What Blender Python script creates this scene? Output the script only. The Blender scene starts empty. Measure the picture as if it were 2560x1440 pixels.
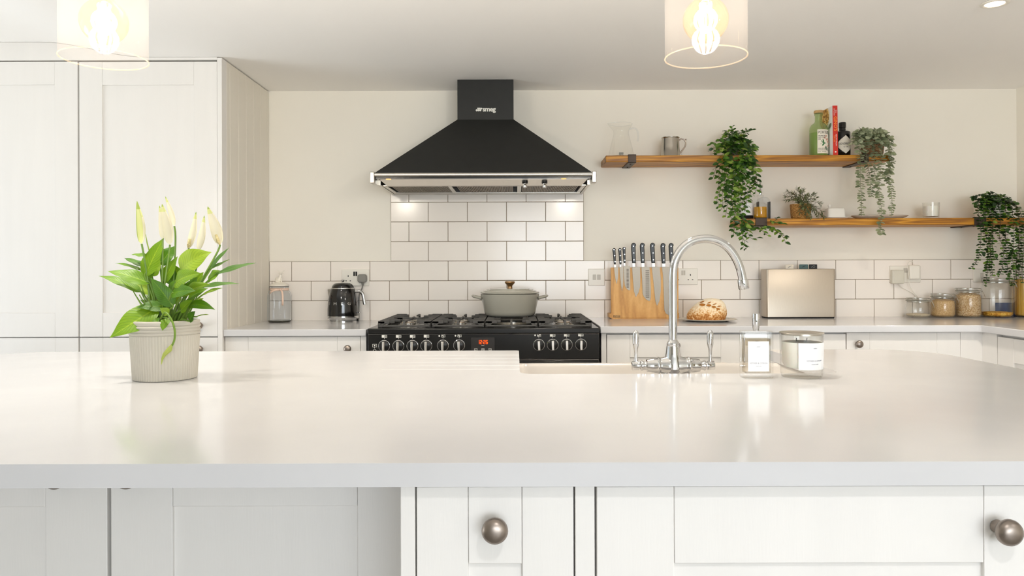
import bpy, bmesh, math, random
from mathutils import Vector, Matrix, noise

# ------------------------------------------------------------------ photo geometry
F, CX, CY, HC, ROLL = 1850.0, 1288.0, 676.0, 1.1537, 0.003
PI = math.pi

def wp(px, py, D):
    """photo pixel + distance from the camera plane -> point in the room"""
    dx, dy = px - CX, py - CY
    return Vector(((dx - ROLL * dy) / F * D, D, HC - (dy + ROLL * dx) / F * D))

def wx(px, D): return (px - CX) / F * D

SC = bpy.context.scene
COL = SC.collection

# ------------------------------------------------------------------ objects
def empty(name, loc, rz=0.0):
    o = bpy.data.objects.new(name, None)
    o.location = loc
    o.rotation_euler = (0, 0, rz)
    o.empty_display_size = 0.05
    COL.objects.link(o)
    return o

def tag(o, label=None, cat=None, group=None, kind=None):
    if label: o['label'] = label
    if cat: o['category'] = cat
    if group: o['group'] = group
    if kind: o['kind'] = kind
    return o

def thing(name, label, cat, loc, group=None):
    return tag(empty(name, loc), label, cat, group)

def kids(o): return [c for c in COL.objects if c.parent == o]

def copy_tree(o, parent=None):
    c = o.copy()
    COL.objects.link(c)
    if parent is not None:
        c.parent = parent
    for ch in kids(o):
        copy_tree(ch, c)
    return c

def world_loc(o):
    v = Vector((0, 0, 0))
    while o is not None:
        v += Vector(o.location)
        o = o.parent
    return v

class MB:
    """collects faces; build() links them as ONE mesh object (world coordinates)"""
    def __init__(s):
        s.v, s.f, s.m = [], [], []

    def add(s, vs, fs, mi=0, mat=None):
        b = len(s.v)
        for p in vs:
            p = Vector(p)
            s.v.append(mat @ p if mat is not None else p)
        for f in fs:
            s.f.append([b + i for i in f]); s.m.append(mi)
        return s

    def box(s, x0, x1, y0, y1, z0, z1, mi=0, mat=None):
        vs = [(x, y, z) for x in (x0, x1) for y in (y0, y1) for z in (z0, z1)]
        fs = [(0, 1, 3, 2), (4, 6, 7, 5), (0, 4, 5, 1), (2, 3, 7, 6), (0, 2, 6, 4), (1, 5, 7, 3)]
        return s.add(vs, fs, mi, mat)

    def lathe(s, prof, c=(0, 0, 0), n=32, mi=0, mat=None, sx=1, sy=1, rib=0, ribn=2, a0=0.0, a1=2 * PI):
        full = abs(a1 - a0 - 2 * PI) < 1e-6
        cols = n if full else n + 1
        vs, fs = [], []
        idx = []
        for (r, z) in prof:
            if r < 1e-7 and full:
                idx.append([len(vs)] * cols); vs.append((c[0], c[1], c[2] + z))
            else:
                row = []
                for k in range(cols):
                    a = a0 + (a1 - a0) * k / n
                    rr = r + (rib if (rib and k % ribn == 0) else 0)
                    row.append(len(vs))
                    vs.append((c[0] + sx * rr * math.cos(a), c[1] + sy * rr * math.sin(a), c[2] + z))
                idx.append(row)
        for i in range(len(prof) - 1):
            for k in range(n):
                k2 = (k + 1) % cols if full else k + 1
                q = [idx[i][k], idx[i][k2], idx[i + 1][k2], idx[i + 1][k]]
                u = []
                for t in q:
                    if t not in u: u.append(t)
                if len(u) >= 3: fs.append(u)
        return s.add(vs, fs, mi, mat)

    def ball(s, c, r, n=20, m=12, mi=0, sx=1, sy=1, sz=1, mat=None):
        prof = [(max(0.0, r * math.sin(PI * i / m)) if 0 < i < m else 0.0, -r * sz * math.cos(PI * i / m)) for i in range(m + 1)]
        return s.lathe(prof, c, n, mi, mat, sx, sy)

    def tube(s, pts, rad, n=10, mi=0, cap=True, closed=False, mat=None, flat=1.0):
        pts = [Vector(p) for p in pts]
        L = len(pts)
        if not hasattr(rad, '__len__'): rad = [rad] * L
        tans = []
        for i in range(L):
            if closed:
                t = pts[(i + 1) % L] - pts[(i - 1) % L]
            else:
                t = pts[min(i + 1, L - 1)] - pts[max(i - 1, 0)]
            tans.append(t.normalized() if t.length > 1e-9 else Vector((0, 0, 1)))
        up = Vector((0, 0, 1)) if abs(tans[0].z) < 0.9 else Vector((1, 0, 0))
        nrm = (up - tans[0] * up.dot(tans[0])).normalized()
        vs, fs = [], []
        for i in range(L):
            nrm = nrm - tans[i] * nrm.dot(tans[i])
            if nrm.length < 1e-6: nrm = tans[i].orthogonal()
            nrm.normalize()
            bi = tans[i].cross(nrm)
            for k in range(n):
                a = 2 * PI * k / n
                vs.append(pts[i] + (nrm * math.cos(a) * flat + bi * math.sin(a)) * rad[i])
        for i in range(L if closed else L - 1):
            j = (i + 1) % L
            for k in range(n):
                k2 = (k + 1) % n
                fs.append((i * n + k, i * n + k2, j * n + k2, j * n + k))
        if cap and not closed:
            fs.append(tuple(range(n - 1, -1, -1)))
            fs.append(tuple(range((L - 1) * n, L * n)))
        return s.add(vs, fs, mi, mat)

    def prism(s, poly, y0, y1, mi=0, plane='xz', mat=None):
        """extrude a 2D outline; plane xz -> along y, xy -> along z, yz -> along x"""
        n = len(poly)
        def P(p, d):
            if plane == 'xz': return (p[0], d, p[1])
            if plane == 'xy': return (p[0], p[1], d)
            return (d, p[0], p[1])
        vs = [P(p, y0) for p in poly] + [P(p, y1) for p in poly]
        fs = [tuple(range(n - 1, -1, -1)), tuple(range(n, 2 * n))]
        for i in range(n):
            j = (i + 1) % n
            fs.append((i, j, n + j, n + i))
        return s.add(vs, fs, mi, mat)

    def grid(s, fn, nu, nv, mi=0, mat=None):
        vs = [fn(i / nu, j / nv) for i in range(nu + 1) for j in range(nv + 1)]
        fs = []
        for i in range(nu):
            for j in range(nv):
                a = i * (nv + 1) + j
                fs.append((a, a + nv + 1, a + nv + 2, a + 1))
        return s.add(vs, fs, mi, mat)

    def leaf(s, p, d, nrm, L, W, bend=0.3, fold=0.25, seg=6, mi=0, shape='oval', wave=0.0):
        """one leaf: from p along d, upper side nrm; bend curls the tip down (towards -nrm)"""
        d = Vector(d).normalized(); nrm = Vector(nrm)
        side = d.cross(nrm)
        if side.length < 1e-6: side = d.orthogonal()
        side.normalize(); nrm = side.cross(d).normalized()
        vs, fs = [], []
        for i in range(seg + 1):
            t = i / seg
            if shape == 'oval': w = math.sin(PI * min(1, t ** 0.85)) ** 0.8
            elif shape == 'round': w = math.sqrt(max(0, 1 - (2 * t - 1) ** 2))
            elif shape == 'lance': w = math.sin(PI * t ** 0.7) ** 0.9 * (1 - 0.25 * t)
            else: w = math.sin(PI * t) ** 0.5
            w = max(w, 0.02) * W * 0.5
            ang = bend * t
            if abs(bend) > 1e-4:
                c = Vector(p) + d * (L * math.sin(ang) / bend) - nrm * (L * (1 - math.cos(ang)) / bend)
            else:
                c = Vector(p) + d * (L * t)
            nn = nrm * math.cos(ang) + d * math.sin(ang)
            wv = wave * W * math.sin(t * 9 + L * 50)
            vs += [c - side * w + nn * (w * fold + wv), c, c + side * w + nn * (w * fold - wv)]
        for i in range(seg):
            a = i * 3
            fs += [(a, a + 3, a + 4, a + 1), (a + 1, a + 4, a + 5, a + 2)]
        return s.add(vs, fs, mi)

    def shift(s, start, mat):
        for i in range(start, len(s.v)): s.v[i] = mat @ s.v[i]

    def build(s, name, mats, parent=None, bevel=0.0, segs=2, smooth=True, angle=38, recalc=True, label=None, sub=0, solid=0.0):
        if not isinstance(mats, (list, tuple)): mats = [mats]
        off = world_loc(parent) if parent is not None else Vector((0, 0, 0))
        me = bpy.data.meshes.new(name)
        me.from_pydata([tuple(p - off) for p in s.v], [], s.f)
        for m in mats: me.materials.append(m)
        me.polygons.foreach_set('material_index', s.m)
        if recalc:
            bm = bmesh.new(); bm.from_mesh(me)
            bmesh.ops.recalc_face_normals(bm, faces=bm.faces)
            bm.to_mesh(me); bm.free()
        if smooth:
            me.polygons.foreach_set('use_smooth', [True] * len(me.polygons))
            me.set_sharp_from_angle(angle=math.radians(angle))
        me.update()
        o = bpy.data.objects.new(name, me)
        COL.objects.link(o)
        if parent is not None: o.parent = parent
        if solid:
            md = o.modifiers.new('thickness', 'SOLIDIFY'); md.thickness = solid; md.offset = 0
        if sub:
            md = o.modifiers.new('smooth', 'SUBSURF'); md.levels = sub; md.render_levels = sub
        if bevel:
            md = o.modifiers.new('edge', 'BEVEL'); md.width = bevel; md.segments = segs
            md.limit_method = 'ANGLE'; md.angle_limit = math.radians(50)
            md.harden_normals = False
        if label: o['label'] = label
        return o

_txt = {}
def text_geo(body, size, depth=0.0004, align='CENTER', space=1.0, bold=False):
    key = (body, size, depth, align, space, bold)
    if key in _txt: return _txt[key]
    cu = bpy.data.curves.new('lettering', 'FONT')
    cu.body = body; cu.size = size; cu.extrude = depth / 2
    cu.align_x = align; cu.align_y = 'CENTER'; cu.space_character = space
    cu.resolution_u = 3
    if bold: cu.offset = size * 0.022
    o = bpy.data.objects.new('lettering', cu)
    COL.objects.link(o)
    dg = bpy.context.evaluated_depsgraph_get()
    ev = o.evaluated_get(dg)
    me = ev.to_mesh()
    vs = [Vector(v.co) for v in me.vertices]
    fs = [tuple(p.vertices) for p in me.polygons]
    ev.to_mesh_clear()
    bpy.data.objects.remove(o); bpy.data.curves.remove(cu)
    _txt[key] = (vs, fs)
    return vs, fs

def put_text(mb, body, size, c, depth=0.0006, mi=0, align='CENTER', space=1.0, rot=0.0, sx=1.0, bold=False):
    """flat lettering facing -Y at point c"""
    vs, fs = text_geo(body, size, depth, align, space, bold)
    M = Matrix.Translation(Vector(c)) @ Matrix.Rotation(rot, 4, 'Y') @ Matrix(((sx, 0, 0, 0), (0, 0, -1, 0), (0, 1, 0, 0), (0, 0, 0, 1)))
    mb.add(vs, fs, mi, M)

def wrap_text(mb, body, size, c, rad, ang, z, depth=0.0008, mi=0, space=1.0, sx=1.0, slope=0.0, align='CENTER', bold=False):
    """lettering wrapped round a vertical cylinder of centre c; ang=0 faces -Y"""
    vs, fs = text_geo(body, size, depth, align, space, bold)
    out = []
    for v in vs:
        a = ang + v.x * sx / rad
        r = rad + v.z + depth * 0.5 + slope * v.y
        out.append((c[0] + r * math.sin(a), c[1] - r * math.cos(a), z + v.y))
    mb.add(out, fs, mi)

# ------------------------------------------------------------------ materials
def lin(c):
    if isinstance(c, str):
        c = tuple(int(c[i:i + 2], 16) for i in (0, 2, 4))
    return tuple(((x / 255) / 12.92 if x / 255 <= 0.04045 else (((x / 255) + 0.055) / 1.055) ** 2.4) for x in c)

def newmat(name):
    m = bpy.data.materials.new(name); m.use_nodes = True
    nt = m.node_tree
    for n in list(nt.nodes): nt.nodes.remove(n)
    out = nt.nodes.new('ShaderNodeOutputMaterial')
    return m, nt, out

def N(nt, kind, **kw):
    n = nt.nodes.new(kind)
    for k, v in kw.items(): setattr(n, k, v)
    return n

def coords(nt, scale=(1, 1, 1), rot=(0, 0, 0)):
    tc = N(nt, 'ShaderNodeTexCoord'); mp = N(nt, 'ShaderNodeMapping')
    nt.links.new(tc.outputs['Object'], mp.inputs['Vector'])
    mp.inputs['Scale'].default_value = scale; mp.inputs['Rotation'].default_value = rot
    return mp.outputs['Vector']

def ramp(nt, fac, stops):
    r = N(nt, 'ShaderNodeValToRGB')
    while len(r.color_ramp.elements) < len(stops): r.color_ramp.elements.new(0.5)
    for e, (p, c) in zip(r.color_ramp.elements, stops):
        e.position = p; e.color = (*lin(c), 1)
    nt.links.new(fac, r.inputs['Fac'])
    return r.outputs['Color']

def pm(name, c, rough=0.5, metal=0.0, var=0.04, scale=18, bump=0.0, bscale=60, spec=0.5, coat=0.0, aniso=(1, 1, 1), trans=0.0, ior=1.45, emit=0.0, rvar=0.0, sss=0.0):
    m, nt, out = newmat(name)
    b = N(nt, 'ShaderNodeBsdfPrincipled')
    v = coords(nt, aniso)
    nz = N(nt, 'ShaderNodeTexNoise'); nz.inputs['Scale'].default_value = scale; nz.inputs['Detail'].default_value = 4
    nt.links.new(v, nz.inputs['Vector'])
    l = lin(c)
    r = N(nt, 'ShaderNodeValToRGB')
    r.color_ramp.elements[0].position = 0.3; r.color_ramp.elements[1].position = 0.7
    r.color_ramp.elements[0].color = (*[x * (1 - var) for x in l], 1)
    r.color_ramp.elements[1].color = (*[min(1, x * (1 + var)) for x in l], 1)
    nt.links.new(nz.outputs['Fac'], r.inputs['Fac'])
    nt.links.new(r.outputs['Color'], b.inputs['Base Color'])
    b.inputs['Roughness'].default_value = rough; b.inputs['Metallic'].default_value = metal
    b.inputs['Specular IOR Level'].default_value = spec; b.inputs['IOR'].default_value = ior
    b.inputs['Coat Weight'].default_value = coat; b.inputs['Coat Roughness'].default_value = 0.05
    b.inputs['Transmission Weight'].default_value = trans
    if sss:
        b.inputs['Subsurface Weight'].default_value = sss; b.inputs['Subsurface Scale'].default_value = 0.01
    if rvar:
        mr = N(nt, 'ShaderNodeMapRange'); mr.inputs['To Min'].default_value = max(0.02, rough - rvar); mr.inputs['To Max'].default_value = rough + rvar
        nt.links.new(nz.outputs['Fac'], mr.inputs['Value']); nt.links.new(mr.outputs['Result'], b.inputs['Roughness'])
    if emit:
        nt.links.new(r.outputs['Color'], b.inputs['Emission Color']); b.inputs['Emission Strength'].default_value = emit
    if bump:
        n2 = N(nt, 'ShaderNodeTexNoise'); n2.inputs['Scale'].default_value = bscale; n2.inputs['Detail'].default_value = 3
        nt.links.new(v, n2.inputs['Vector'])
        bp = N(nt, 'ShaderNodeBump'); bp.inputs['Strength'].default_value = bump; bp.inputs['Distance'].default_value = 0.002
        nt.links.new(n2.outputs['Fac'], bp.inputs['Height']); nt.links.new(bp.outputs['Normal'], b.inputs['Normal'])
    nt.links.new(b.outputs['BSDF'], out.inputs['Surface'])
    return m

def wood(name, stops, scale=(1, 8, 8), rough=0.4, dist=3.0, wscale=3.0, bump=0.15, rings=True):
    m, nt, out = newmat(name)
    b = N(nt, 'ShaderNodeBsdfPrincipled')
    v = coords(nt, scale)
    n1 = N(nt, 'ShaderNodeTexNoise'); n1.inputs['Scale'].default_value = 1.6; n1.inputs['Detail'].default_value = 2
    nt.links.new(v, n1.inputs['Vector'])
    w = N(nt, 'ShaderNodeMath', operation='MULTIPLY'); w.inputs[1].default_value = wscale * 6
    nt.links.new(n1.outputs['Fac'], w.inputs[0])
    fr = N(nt, 'ShaderNodeMath', operation='PINGPONG'); fr.inputs[1].default_value = 1.0
    nt.links.new(w.outputs[0], fr.inputs[0])
    n2 = N(nt, 'ShaderNodeTexNoise'); n2.inputs['Scale'].default_value = 9; n2.inputs['Detail'].default_value = 5
    v2 = coords(nt, (scale[0] * 1.5, scale[1] * 6, scale[2] * 6))
    nt.links.new(v2, n2.inputs['Vector'])
    mx = N(nt, 'ShaderNodeMix'); mx.data_type = 'FLOAT'; mx.inputs[0].default_value = 0.45
    nt.links.new(fr.outputs[0], mx.inputs[2]); nt.links.new(n2.outputs['Fac'], mx.inputs[3])
    col = ramp(nt, mx.outputs[0], stops)
    nt.links.new(col, b.inputs['Base Color'])
    b.inputs['Roughness'].default_value = rough
    bp = N(nt, 'ShaderNodeBump'); bp.inputs['Strength'].default_value = bump; bp.inputs['Distance'].default_value = 0.001
    nt.links.new(mx.outputs[0], bp.inputs['Height']); nt.links.new(bp.outputs['Normal'], b.inputs['Normal'])
    nt.links.new(b.outputs['BSDF'], out.inputs['Surface'])
    return m

def glass(name, tint=(240, 246, 244), rough=0.02, refl=1.0, haze=0.0, hazecol=(255, 255, 255), emit=0.0, blend=0.35):
    """thin clear glass: see-through with a fresnel sheen"""
    m, nt, out = newmat(name)
    tr = N(nt, 'ShaderNodeBsdfTransparent'); gl = N(nt, 'ShaderNodeBsdfGlossy')
    tr.inputs['Color'].default_value = (*lin(tint), 1)
    gl.inputs['Roughness'].default_value = rough
    lw = N(nt, 'ShaderNodeLayerWeight'); lw.inputs['Blend'].default_value = 0.5
    nz = N(nt, 'ShaderNodeTexNoise'); nz.inputs['Scale'].default_value = 8
    nt.links.new(coords(nt), nz.inputs['Vector'])
    bp = N(nt, 'ShaderNodeBump'); bp.inputs['Strength'].default_value = 0.03
    nt.links.new(nz.outputs['Fac'], bp.inputs['Height'])
    nt.links.new(bp.outputs['Normal'], gl.inputs['Normal'])
    pw = N(nt, 'ShaderNodeMath', operation='POWER'); pw.inputs[1].default_value = 3.2
    nt.links.new(lw.outputs['Facing'], pw.inputs[0])
    mu = N(nt, 'ShaderNodeMath', operation='MULTIPLY_ADD'); mu.inputs[1].default_value = refl * blend * 1.6; mu.inputs[2].default_value = 0.03 * refl
    nt.links.new(pw.outputs[0], mu.inputs[0])
    mx = N(nt, 'ShaderNodeMixShader')
    nt.links.new(mu.outputs[0], mx.inputs['Fac'])
    nt.links.new(tr.outputs[0], mx.inputs[1]); nt.links.new(gl.outputs[0], mx.inputs[2])
    last = mx
    if haze:
        tl = N(nt, 'ShaderNodeBsdfTranslucent'); tl.inputs['Color'].default_value = (*lin(hazecol), 1)
        df = N(nt, 'ShaderNodeBsdfDiffuse'); df.inputs['Color'].default_value = (*lin(hazecol), 1)
        ms = N(nt, 'ShaderNodeMixShader'); ms.inputs['Fac'].default_value = 0.5
        nt.links.new(tl.outputs[0], ms.inputs[1]); nt.links.new(df.outputs[0], ms.inputs[2])
        m2 = N(nt, 'ShaderNodeMixShader'); m2.inputs['Fac'].default_value = haze
        nt.links.new(last.outputs[0], m2.inputs[1]); nt.links.new(ms.outputs[0], m2.inputs[2])
        last = m2
    if emit:
        em = N(nt, 'ShaderNodeEmission'); em.inputs['Color'].default_value = (*lin(hazecol), 1); em.inputs['Strength'].default_value = emit
        ad = N(nt, 'ShaderNodeAddShader')
        nt.links.new(last.outputs[0], ad.inputs[0]); nt.links.new(em.outputs[0], ad.inputs[1]); last = ad
    nt.links.new(last.outputs[0], out.inputs['Surface'])
    return m

def emis(name, c, s):
    m, nt, out = newmat(name)
    e = N(nt, 'ShaderNodeEmission'); e.inputs['Color'].default_value = (*lin(c), 1); e.inputs['Strength'].default_value = s
    nt.links.new(e.outputs[0], out.inputs['Surface'])
    return m

def grains(name, stops, scale=160, rough=0.8, bump=0.8, stretch=(1, 1, 1)):
    m, nt, out = newmat(name)
    b = N(nt, 'ShaderNodeBsdfPrincipled')
    vo = N(nt, 'ShaderNodeTexVoronoi'); vo.inputs['Scale'].default_value = scale
    nt.links.new(coords(nt, stretch), vo.inputs['Vector'])
    sp = N(nt, 'ShaderNodeSeparateColor'); nt.links.new(vo.outputs['Color'], sp.inputs[0])
    col = ramp(nt, sp.outputs[0], stops)
    nt.links.new(col, b.inputs['Base Color']); b.inputs['Roughness'].default_value = rough
    bp = N(nt, 'ShaderNodeBump'); bp.inputs['Strength'].default_value = bump; bp.inputs['Distance'].default_value = 0.004
    bp.invert = True
    nt.links.new(vo.outputs['Distance'], bp.inputs['Height']); nt.links.new(bp.outputs['Normal'], b.inputs['Normal'])
    nt.links.new(b.outputs['BSDF'], out.inputs['Surface'])
    return m

def leafmat(name, stops, rough=0.4, scale=30, trans=0.3):
    m, nt, out = newmat(name)
    b = N(nt, 'ShaderNodeBsdfPrincipled')
    nz = N(nt, 'ShaderNodeTexNoise'); nz.inputs['Scale'].default_value = scale; nz.inputs['Detail'].default_value = 3
    nt.links.new(coords(nt), nz.inputs['Vector'])
    gi = N(nt, 'ShaderNodeNewGeometry')
    ad = N(nt, 'ShaderNodeMath', operation='ADD')
    mu = N(nt, 'ShaderNodeMath', operation='MULTIPLY_ADD'); mu.inputs[1].default_value = 0.7; mu.inputs[2].default_value = -0.35
    nt.links.new(gi.outputs['Random Per Island'], mu.inputs[0])
    nt.links.new(nz.outputs['Fac'], ad.inputs[0]); nt.links.new(mu.outputs[0], ad.inputs[1])
    col = ramp(nt, ad.outputs[0], stops)
    nt.links.new(col, b.inputs['Base Color']); b.inputs['Roughness'].default_value = rough
    tl = N(nt, 'ShaderNodeBsdfTranslucent'); nt.links.new(col, tl.inputs['Color'])
    mx = N(nt, 'ShaderNodeMixShader'); mx.inputs['Fac'].default_value = trans
    nt.links.new(b.outputs['BSDF'], mx.inputs[1]); nt.links.new(tl.outputs[0], mx.inputs[2])
    nt.links.new(mx.outputs[0], out.inputs['Surface'])
    return m

def veined(name):
    m, nt, out = newmat(name)
    b = N(nt, 'ShaderNodeBsdfPrincipled'); b.inputs['Roughness'].default_value = .44
    at = N(nt, 'ShaderNodeAttribute'); at.attribute_name = 'leafuv'
    sp = N(nt, 'ShaderNodeSeparateXYZ'); nt.links.new(at.outputs['Vector'], sp.inputs[0])
    ab = N(nt, 'ShaderNodeMath', operation='ABSOLUTE'); nt.links.new(sp.outputs[0], ab.inputs[0])
    k = N(nt, 'ShaderNodeMath', operation='MULTIPLY_ADD'); k.inputs[1].default_value = -.28; nt.links.new(ab.outputs[0], k.inputs[0]); nt.links.new(sp.outputs[1], k.inputs[2])
    fr = N(nt, 'ShaderNodeMath', operation='MULTIPLY'); fr.inputs[1].default_value = 12; nt.links.new(k.outputs[0], fr.inputs[0])
    pp = N(nt, 'ShaderNodeMath', operation='PINGPONG'); pp.inputs[1].default_value = .5; nt.links.new(fr.outputs[0], pp.inputs[0])
    mr = N(nt, 'ShaderNodeMapRange'); mr.inputs['From Min'].default_value = 0; mr.inputs['From Max'].default_value = .22; mr.inputs['To Min'].default_value = -.10; mr.inputs['To Max'].default_value = .05
    nt.links.new(pp.outputs[0], mr.inputs['Value'])
    mid = N(nt, 'ShaderNodeMapRange'); mid.inputs['From Min'].default_value = 0; mid.inputs['From Max'].default_value = .09; mid.inputs['To Min'].default_value = .30; mid.inputs['To Max'].default_value = 0
    nt.links.new(ab.outputs[0], mid.inputs['Value'])
    nz = N(nt, 'ShaderNodeTexNoise'); nz.inputs['Scale'].default_value = 14; nt.links.new(coords(nt), nz.inputs['Vector'])
    gi = N(nt, 'ShaderNodeNewGeometry')
    m1 = N(nt, 'ShaderNodeMath', operation='MULTIPLY_ADD'); m1.inputs[1].default_value = .75; nt.links.new(gi.outputs['Random Per Island'], m1.inputs[0]); nt.links.new(mr.outputs[0], m1.inputs[2])
    m2 = N(nt, 'ShaderNodeMath', operation='MULTIPLY_ADD'); m2.inputs[1].default_value = .35; nt.links.new(nz.outputs['Fac'], m2.inputs[0]); nt.links.new(m1.outputs[0], m2.inputs[2])
    m3 = N(nt, 'ShaderNodeMath', operation='ADD'); nt.links.new(m2.outputs[0], m3.inputs[0]); nt.links.new(mid.outputs[0], m3.inputs[1])
    col = ramp(nt, m3.outputs[0], [(0.0, (34, 78, 2)), (0.35, (74, 120, 4)), (0.65, (114, 152, 8)), (1.0, (160, 186, 46))])
    nt.links.new(col, b.inputs['Base Color'])
    bp = N(nt, 'ShaderNodeBump'); bp.inputs['Strength'].default_value = .35; bp.inputs['Distance'].default_value = .003
    nt.links.new(mr.outputs[0], bp.inputs['Height']); nt.links.new(bp.outputs['Normal'], b.inputs['Normal'])
    tl = N(nt, 'ShaderNodeBsdfTranslucent'); nt.links.new(col, tl.inputs['Color'])
    mx = N(nt, 'ShaderNodeMixShader'); mx.inputs['Fac'].default_value = .2
    nt.links.new(b.outputs['BSDF'], mx.inputs[1]); nt.links.new(tl.outputs[0], mx.inputs[2])
    nt.links.new(mx.outputs[0], out.inputs['Surface'])
    return m

MT = {}
def setup_materials():
    A = MT
    A['paint'] = pm('white_painted_wood', (230, 227, 223), 0.42, var=0.012, scale=6, bump=0.06, bscale=90, aniso=(4, 4, 0.35))
    A['panelside'] = pm('painted_side_boards', (232, 226, 214), 0.45, var=0.012, scale=6)
    A['wall'] = pm('cream_wall_paint', (245, 240, 229), 0.85, var=0.01, scale=3, bump=0.05, bscale=120)
    A['wallw'] = pm('white_wall_paint', (236, 232, 222), 0.85, var=0.01, scale=3, bump=0.05, bscale=120)
    A['ceil'] = pm('ceiling_paint', (250, 248, 245), 0.9, var=0.012, scale=1.5, bump=0.05, bscale=40)
    A['quartz'] = pm('pale_quartz', (206, 205, 206), 0.13, var=0.02, scale=5, spec=0.5, rvar=0.03)
    A['tile'] = pm('white_ceramic_tile', (248, 241, 233), 0.16, var=0.012, scale=3)
    A['grout'] = pm('grey_grout', (134, 119, 100), 0.9)
    A['floor'] = wood('limed_oak_floor', [(0.0, (126, 122, 116)), (0.5, (142, 138, 132)), (1.0, (160, 156, 150))], (0.6, 6, 6))
    A['nickel'] = pm('brushed_nickel', (186, 172, 158), 0.28, 1.0, var=0.06, scale=40)
    A['pewterknob'] = pm('aged_nickel', (150, 139, 130), 0.36, 1.0, var=0.1, scale=40)
    A['chrome'] = pm('chrome', (208, 208, 208), 0.06, 1.0, var=0.005)
    A['steel'] = pm('brushed_steel', (196, 190, 180), 0.3, 1.0, var=0.03, scale=30, aniso=(1, 1, 12))
    A['steelwarm'] = pm('brushed_warm_steel', (196, 186, 172), 0.44, 1.0, var=0.02, scale=30, aniso=(12, 1, 1))
    A['blade'] = pm('blade_steel', (146, 138, 126), 0.45, 1.0, var=0.03, scale=60, aniso=(1, 1, 10))
    A['black'] = pm('black_enamel', (22, 22, 21), 0.22, var=0.1, spec=0.5)
    A['hoodblack'] = pm('matt_black_metal', (33, 33, 31), 0.5, var=0.08, scale=25, spec=.4)
    A['railsteel'] = pm('pale_rail_steel', (234, 229, 221), 0.3, 1.0, var=.02)
    A['iron'] = pm('cast_iron', (74, 72, 69), 0.6, var=0.12, scale=60, bump=0.3, bscale=200)
    A['blackplastic'] = pm('black_plastic', (20, 19, 18), 0.3, var=0.1)
    A['dark'] = pm('dark_recess', (16, 14, 12), 0.8)
    A['whiteplastic'] = pm('white_plastic', (240, 236, 226), 0.3, var=0.01)
    A['greyplastic'] = pm('grey_plastic', (134, 132, 126), 0.45, var=0.03)
    A['rocker'] = pm('grey_rocker_switch', (198, 193, 182), 0.35, var=0.03)
    A['mark'] = pm('white_print', (232, 230, 222), 0.5, var=0.01)
    A['greymark'] = pm('grey_print', (150, 148, 144), 0.6, var=0.01)
    A['darkmark'] = pm('dark_print', (46, 42, 38), 0.6, var=0.02)
    A['led'] = emis('orange_led', (255, 66, 8), 3.0)
    A['sage'] = pm('grey_green_enamel', (166, 163, 151), 0.16, var=0.03, scale=8, coat=0.4)
    A['bronze'] = pm('bronze_metal', (150, 118, 82), 0.28, 1.0, var=0.06)
    A['ceramic'] = pm('cream_ceramic', (236, 230, 218), 0.3, var=0.015)
    A['whiteceramic'] = pm('white_ceramic', (242, 238, 230), 0.18, var=0.01)
    A['sink'] = pm('fireclay_sink', (208, 202, 195), 0.18, var=0.01)
    A['potclay'] = pm('ribbed_stoneware', (190, 184, 171), 0.55, var=0.03, scale=14)
    A['soil'] = grains('potting_soil', [(0.0, (40, 28, 18)), (1.0, (84, 62, 42))], 120)
    A['shelf'] = wood('stained_pine', [(0.0, (106, 62, 10)), (0.35, (154, 98, 18)), (0.65, (192, 130, 28)), (1.0, (228, 172, 60))], (0.9, 9, 16), 0.42, wscale=2.2)
    A['oak'] = wood('oak_board', [(0.0, (182, 126, 58)), (0.4, (208, 154, 82)), (0.7, (222, 170, 98)), (1.0, (232, 188, 120))], (7, 7, 1.0), 0.45, wscale=2.0)
    A['strap'] = pm('black_steel_strap', (74, 62, 54), 0.45, 0.6, var=0.1)
    A['glass'] = glass('clear_glass', (254, 254, 253))
    A['glassgrey'] = glass('grey_glass', (252, 253, 254), haze=0.04, hazecol=(226, 230, 230))
    A['glassthick'] = glass('thick_clear_glass', (254, 254, 253), blend=0.36)
    A['lampglass'] = glass('lamp_glass', (253, 251, 249), haze=0.012, hazecol=(255, 244, 236), blend=0.25)
    A['bulbglass'] = glass('amber_bulb_glass', (255, 249, 238), hazecol=(255, 186, 92), emit=0.17, blend=0.45)
    A['filament'] = emis('glowing_filament', (255, 236, 200), 9.0)
    A['windowglass'] = glass('window_glass', (250, 252, 252), blend=0.1)
    A['downlight'] = emis('downlight_lamp', (255, 226, 196), 9.0)
    A['wax'] = pm('white_wax', (248, 246, 238), 0.5, var=0.01, sss=0.2)
    A['label'] = pm('white_paper_label', (246, 246, 246), 0.6, var=0.008)
    A['creamlabel'] = pm('cream_paper_label', (238, 230, 214), 0.6, var=0.02)
    A['greenliquid'] = pm('green_gin_glass', (170, 196, 100), 0.12, var=0.06, trans=0.3)
    A['greenglass'] = glass('pale_green_glass', (226, 238, 206), haze=.25, hazecol=(206, 220, 170), blend=.4)
    A['oil'] = pm('amber_oil', (226, 164, 34), 0.1, var=0.08, trans=0.3)
    A['cork'] = pm('cork_wood', (196, 158, 104), 0.7, var=0.12, scale=60)
    A['red'] = pm('red_spine', (206, 44, 26), 0.45, var=0.04)
    A['orange'] = pm('orange_print', (250, 160, 50), 0.5, var=0.02)
    A['paper'] = pm('page_edges', (228, 216, 190), 0.8, var=0.05, scale=90)
    A['pasta'] = grains('pasta_picture', [(0.0, (120, 74, 22)), (0.5, (206, 150, 60)), (1.0, (244, 214, 140))], 110, bump=0.1)
    A['wicker'] = grains('woven_wicker', [(0.0, (146, 96, 40)), (0.5, (196, 142, 74)), (1.0, (222, 176, 108))], 190, 0.7, 1.0, (1, 1, 2.2))
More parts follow.
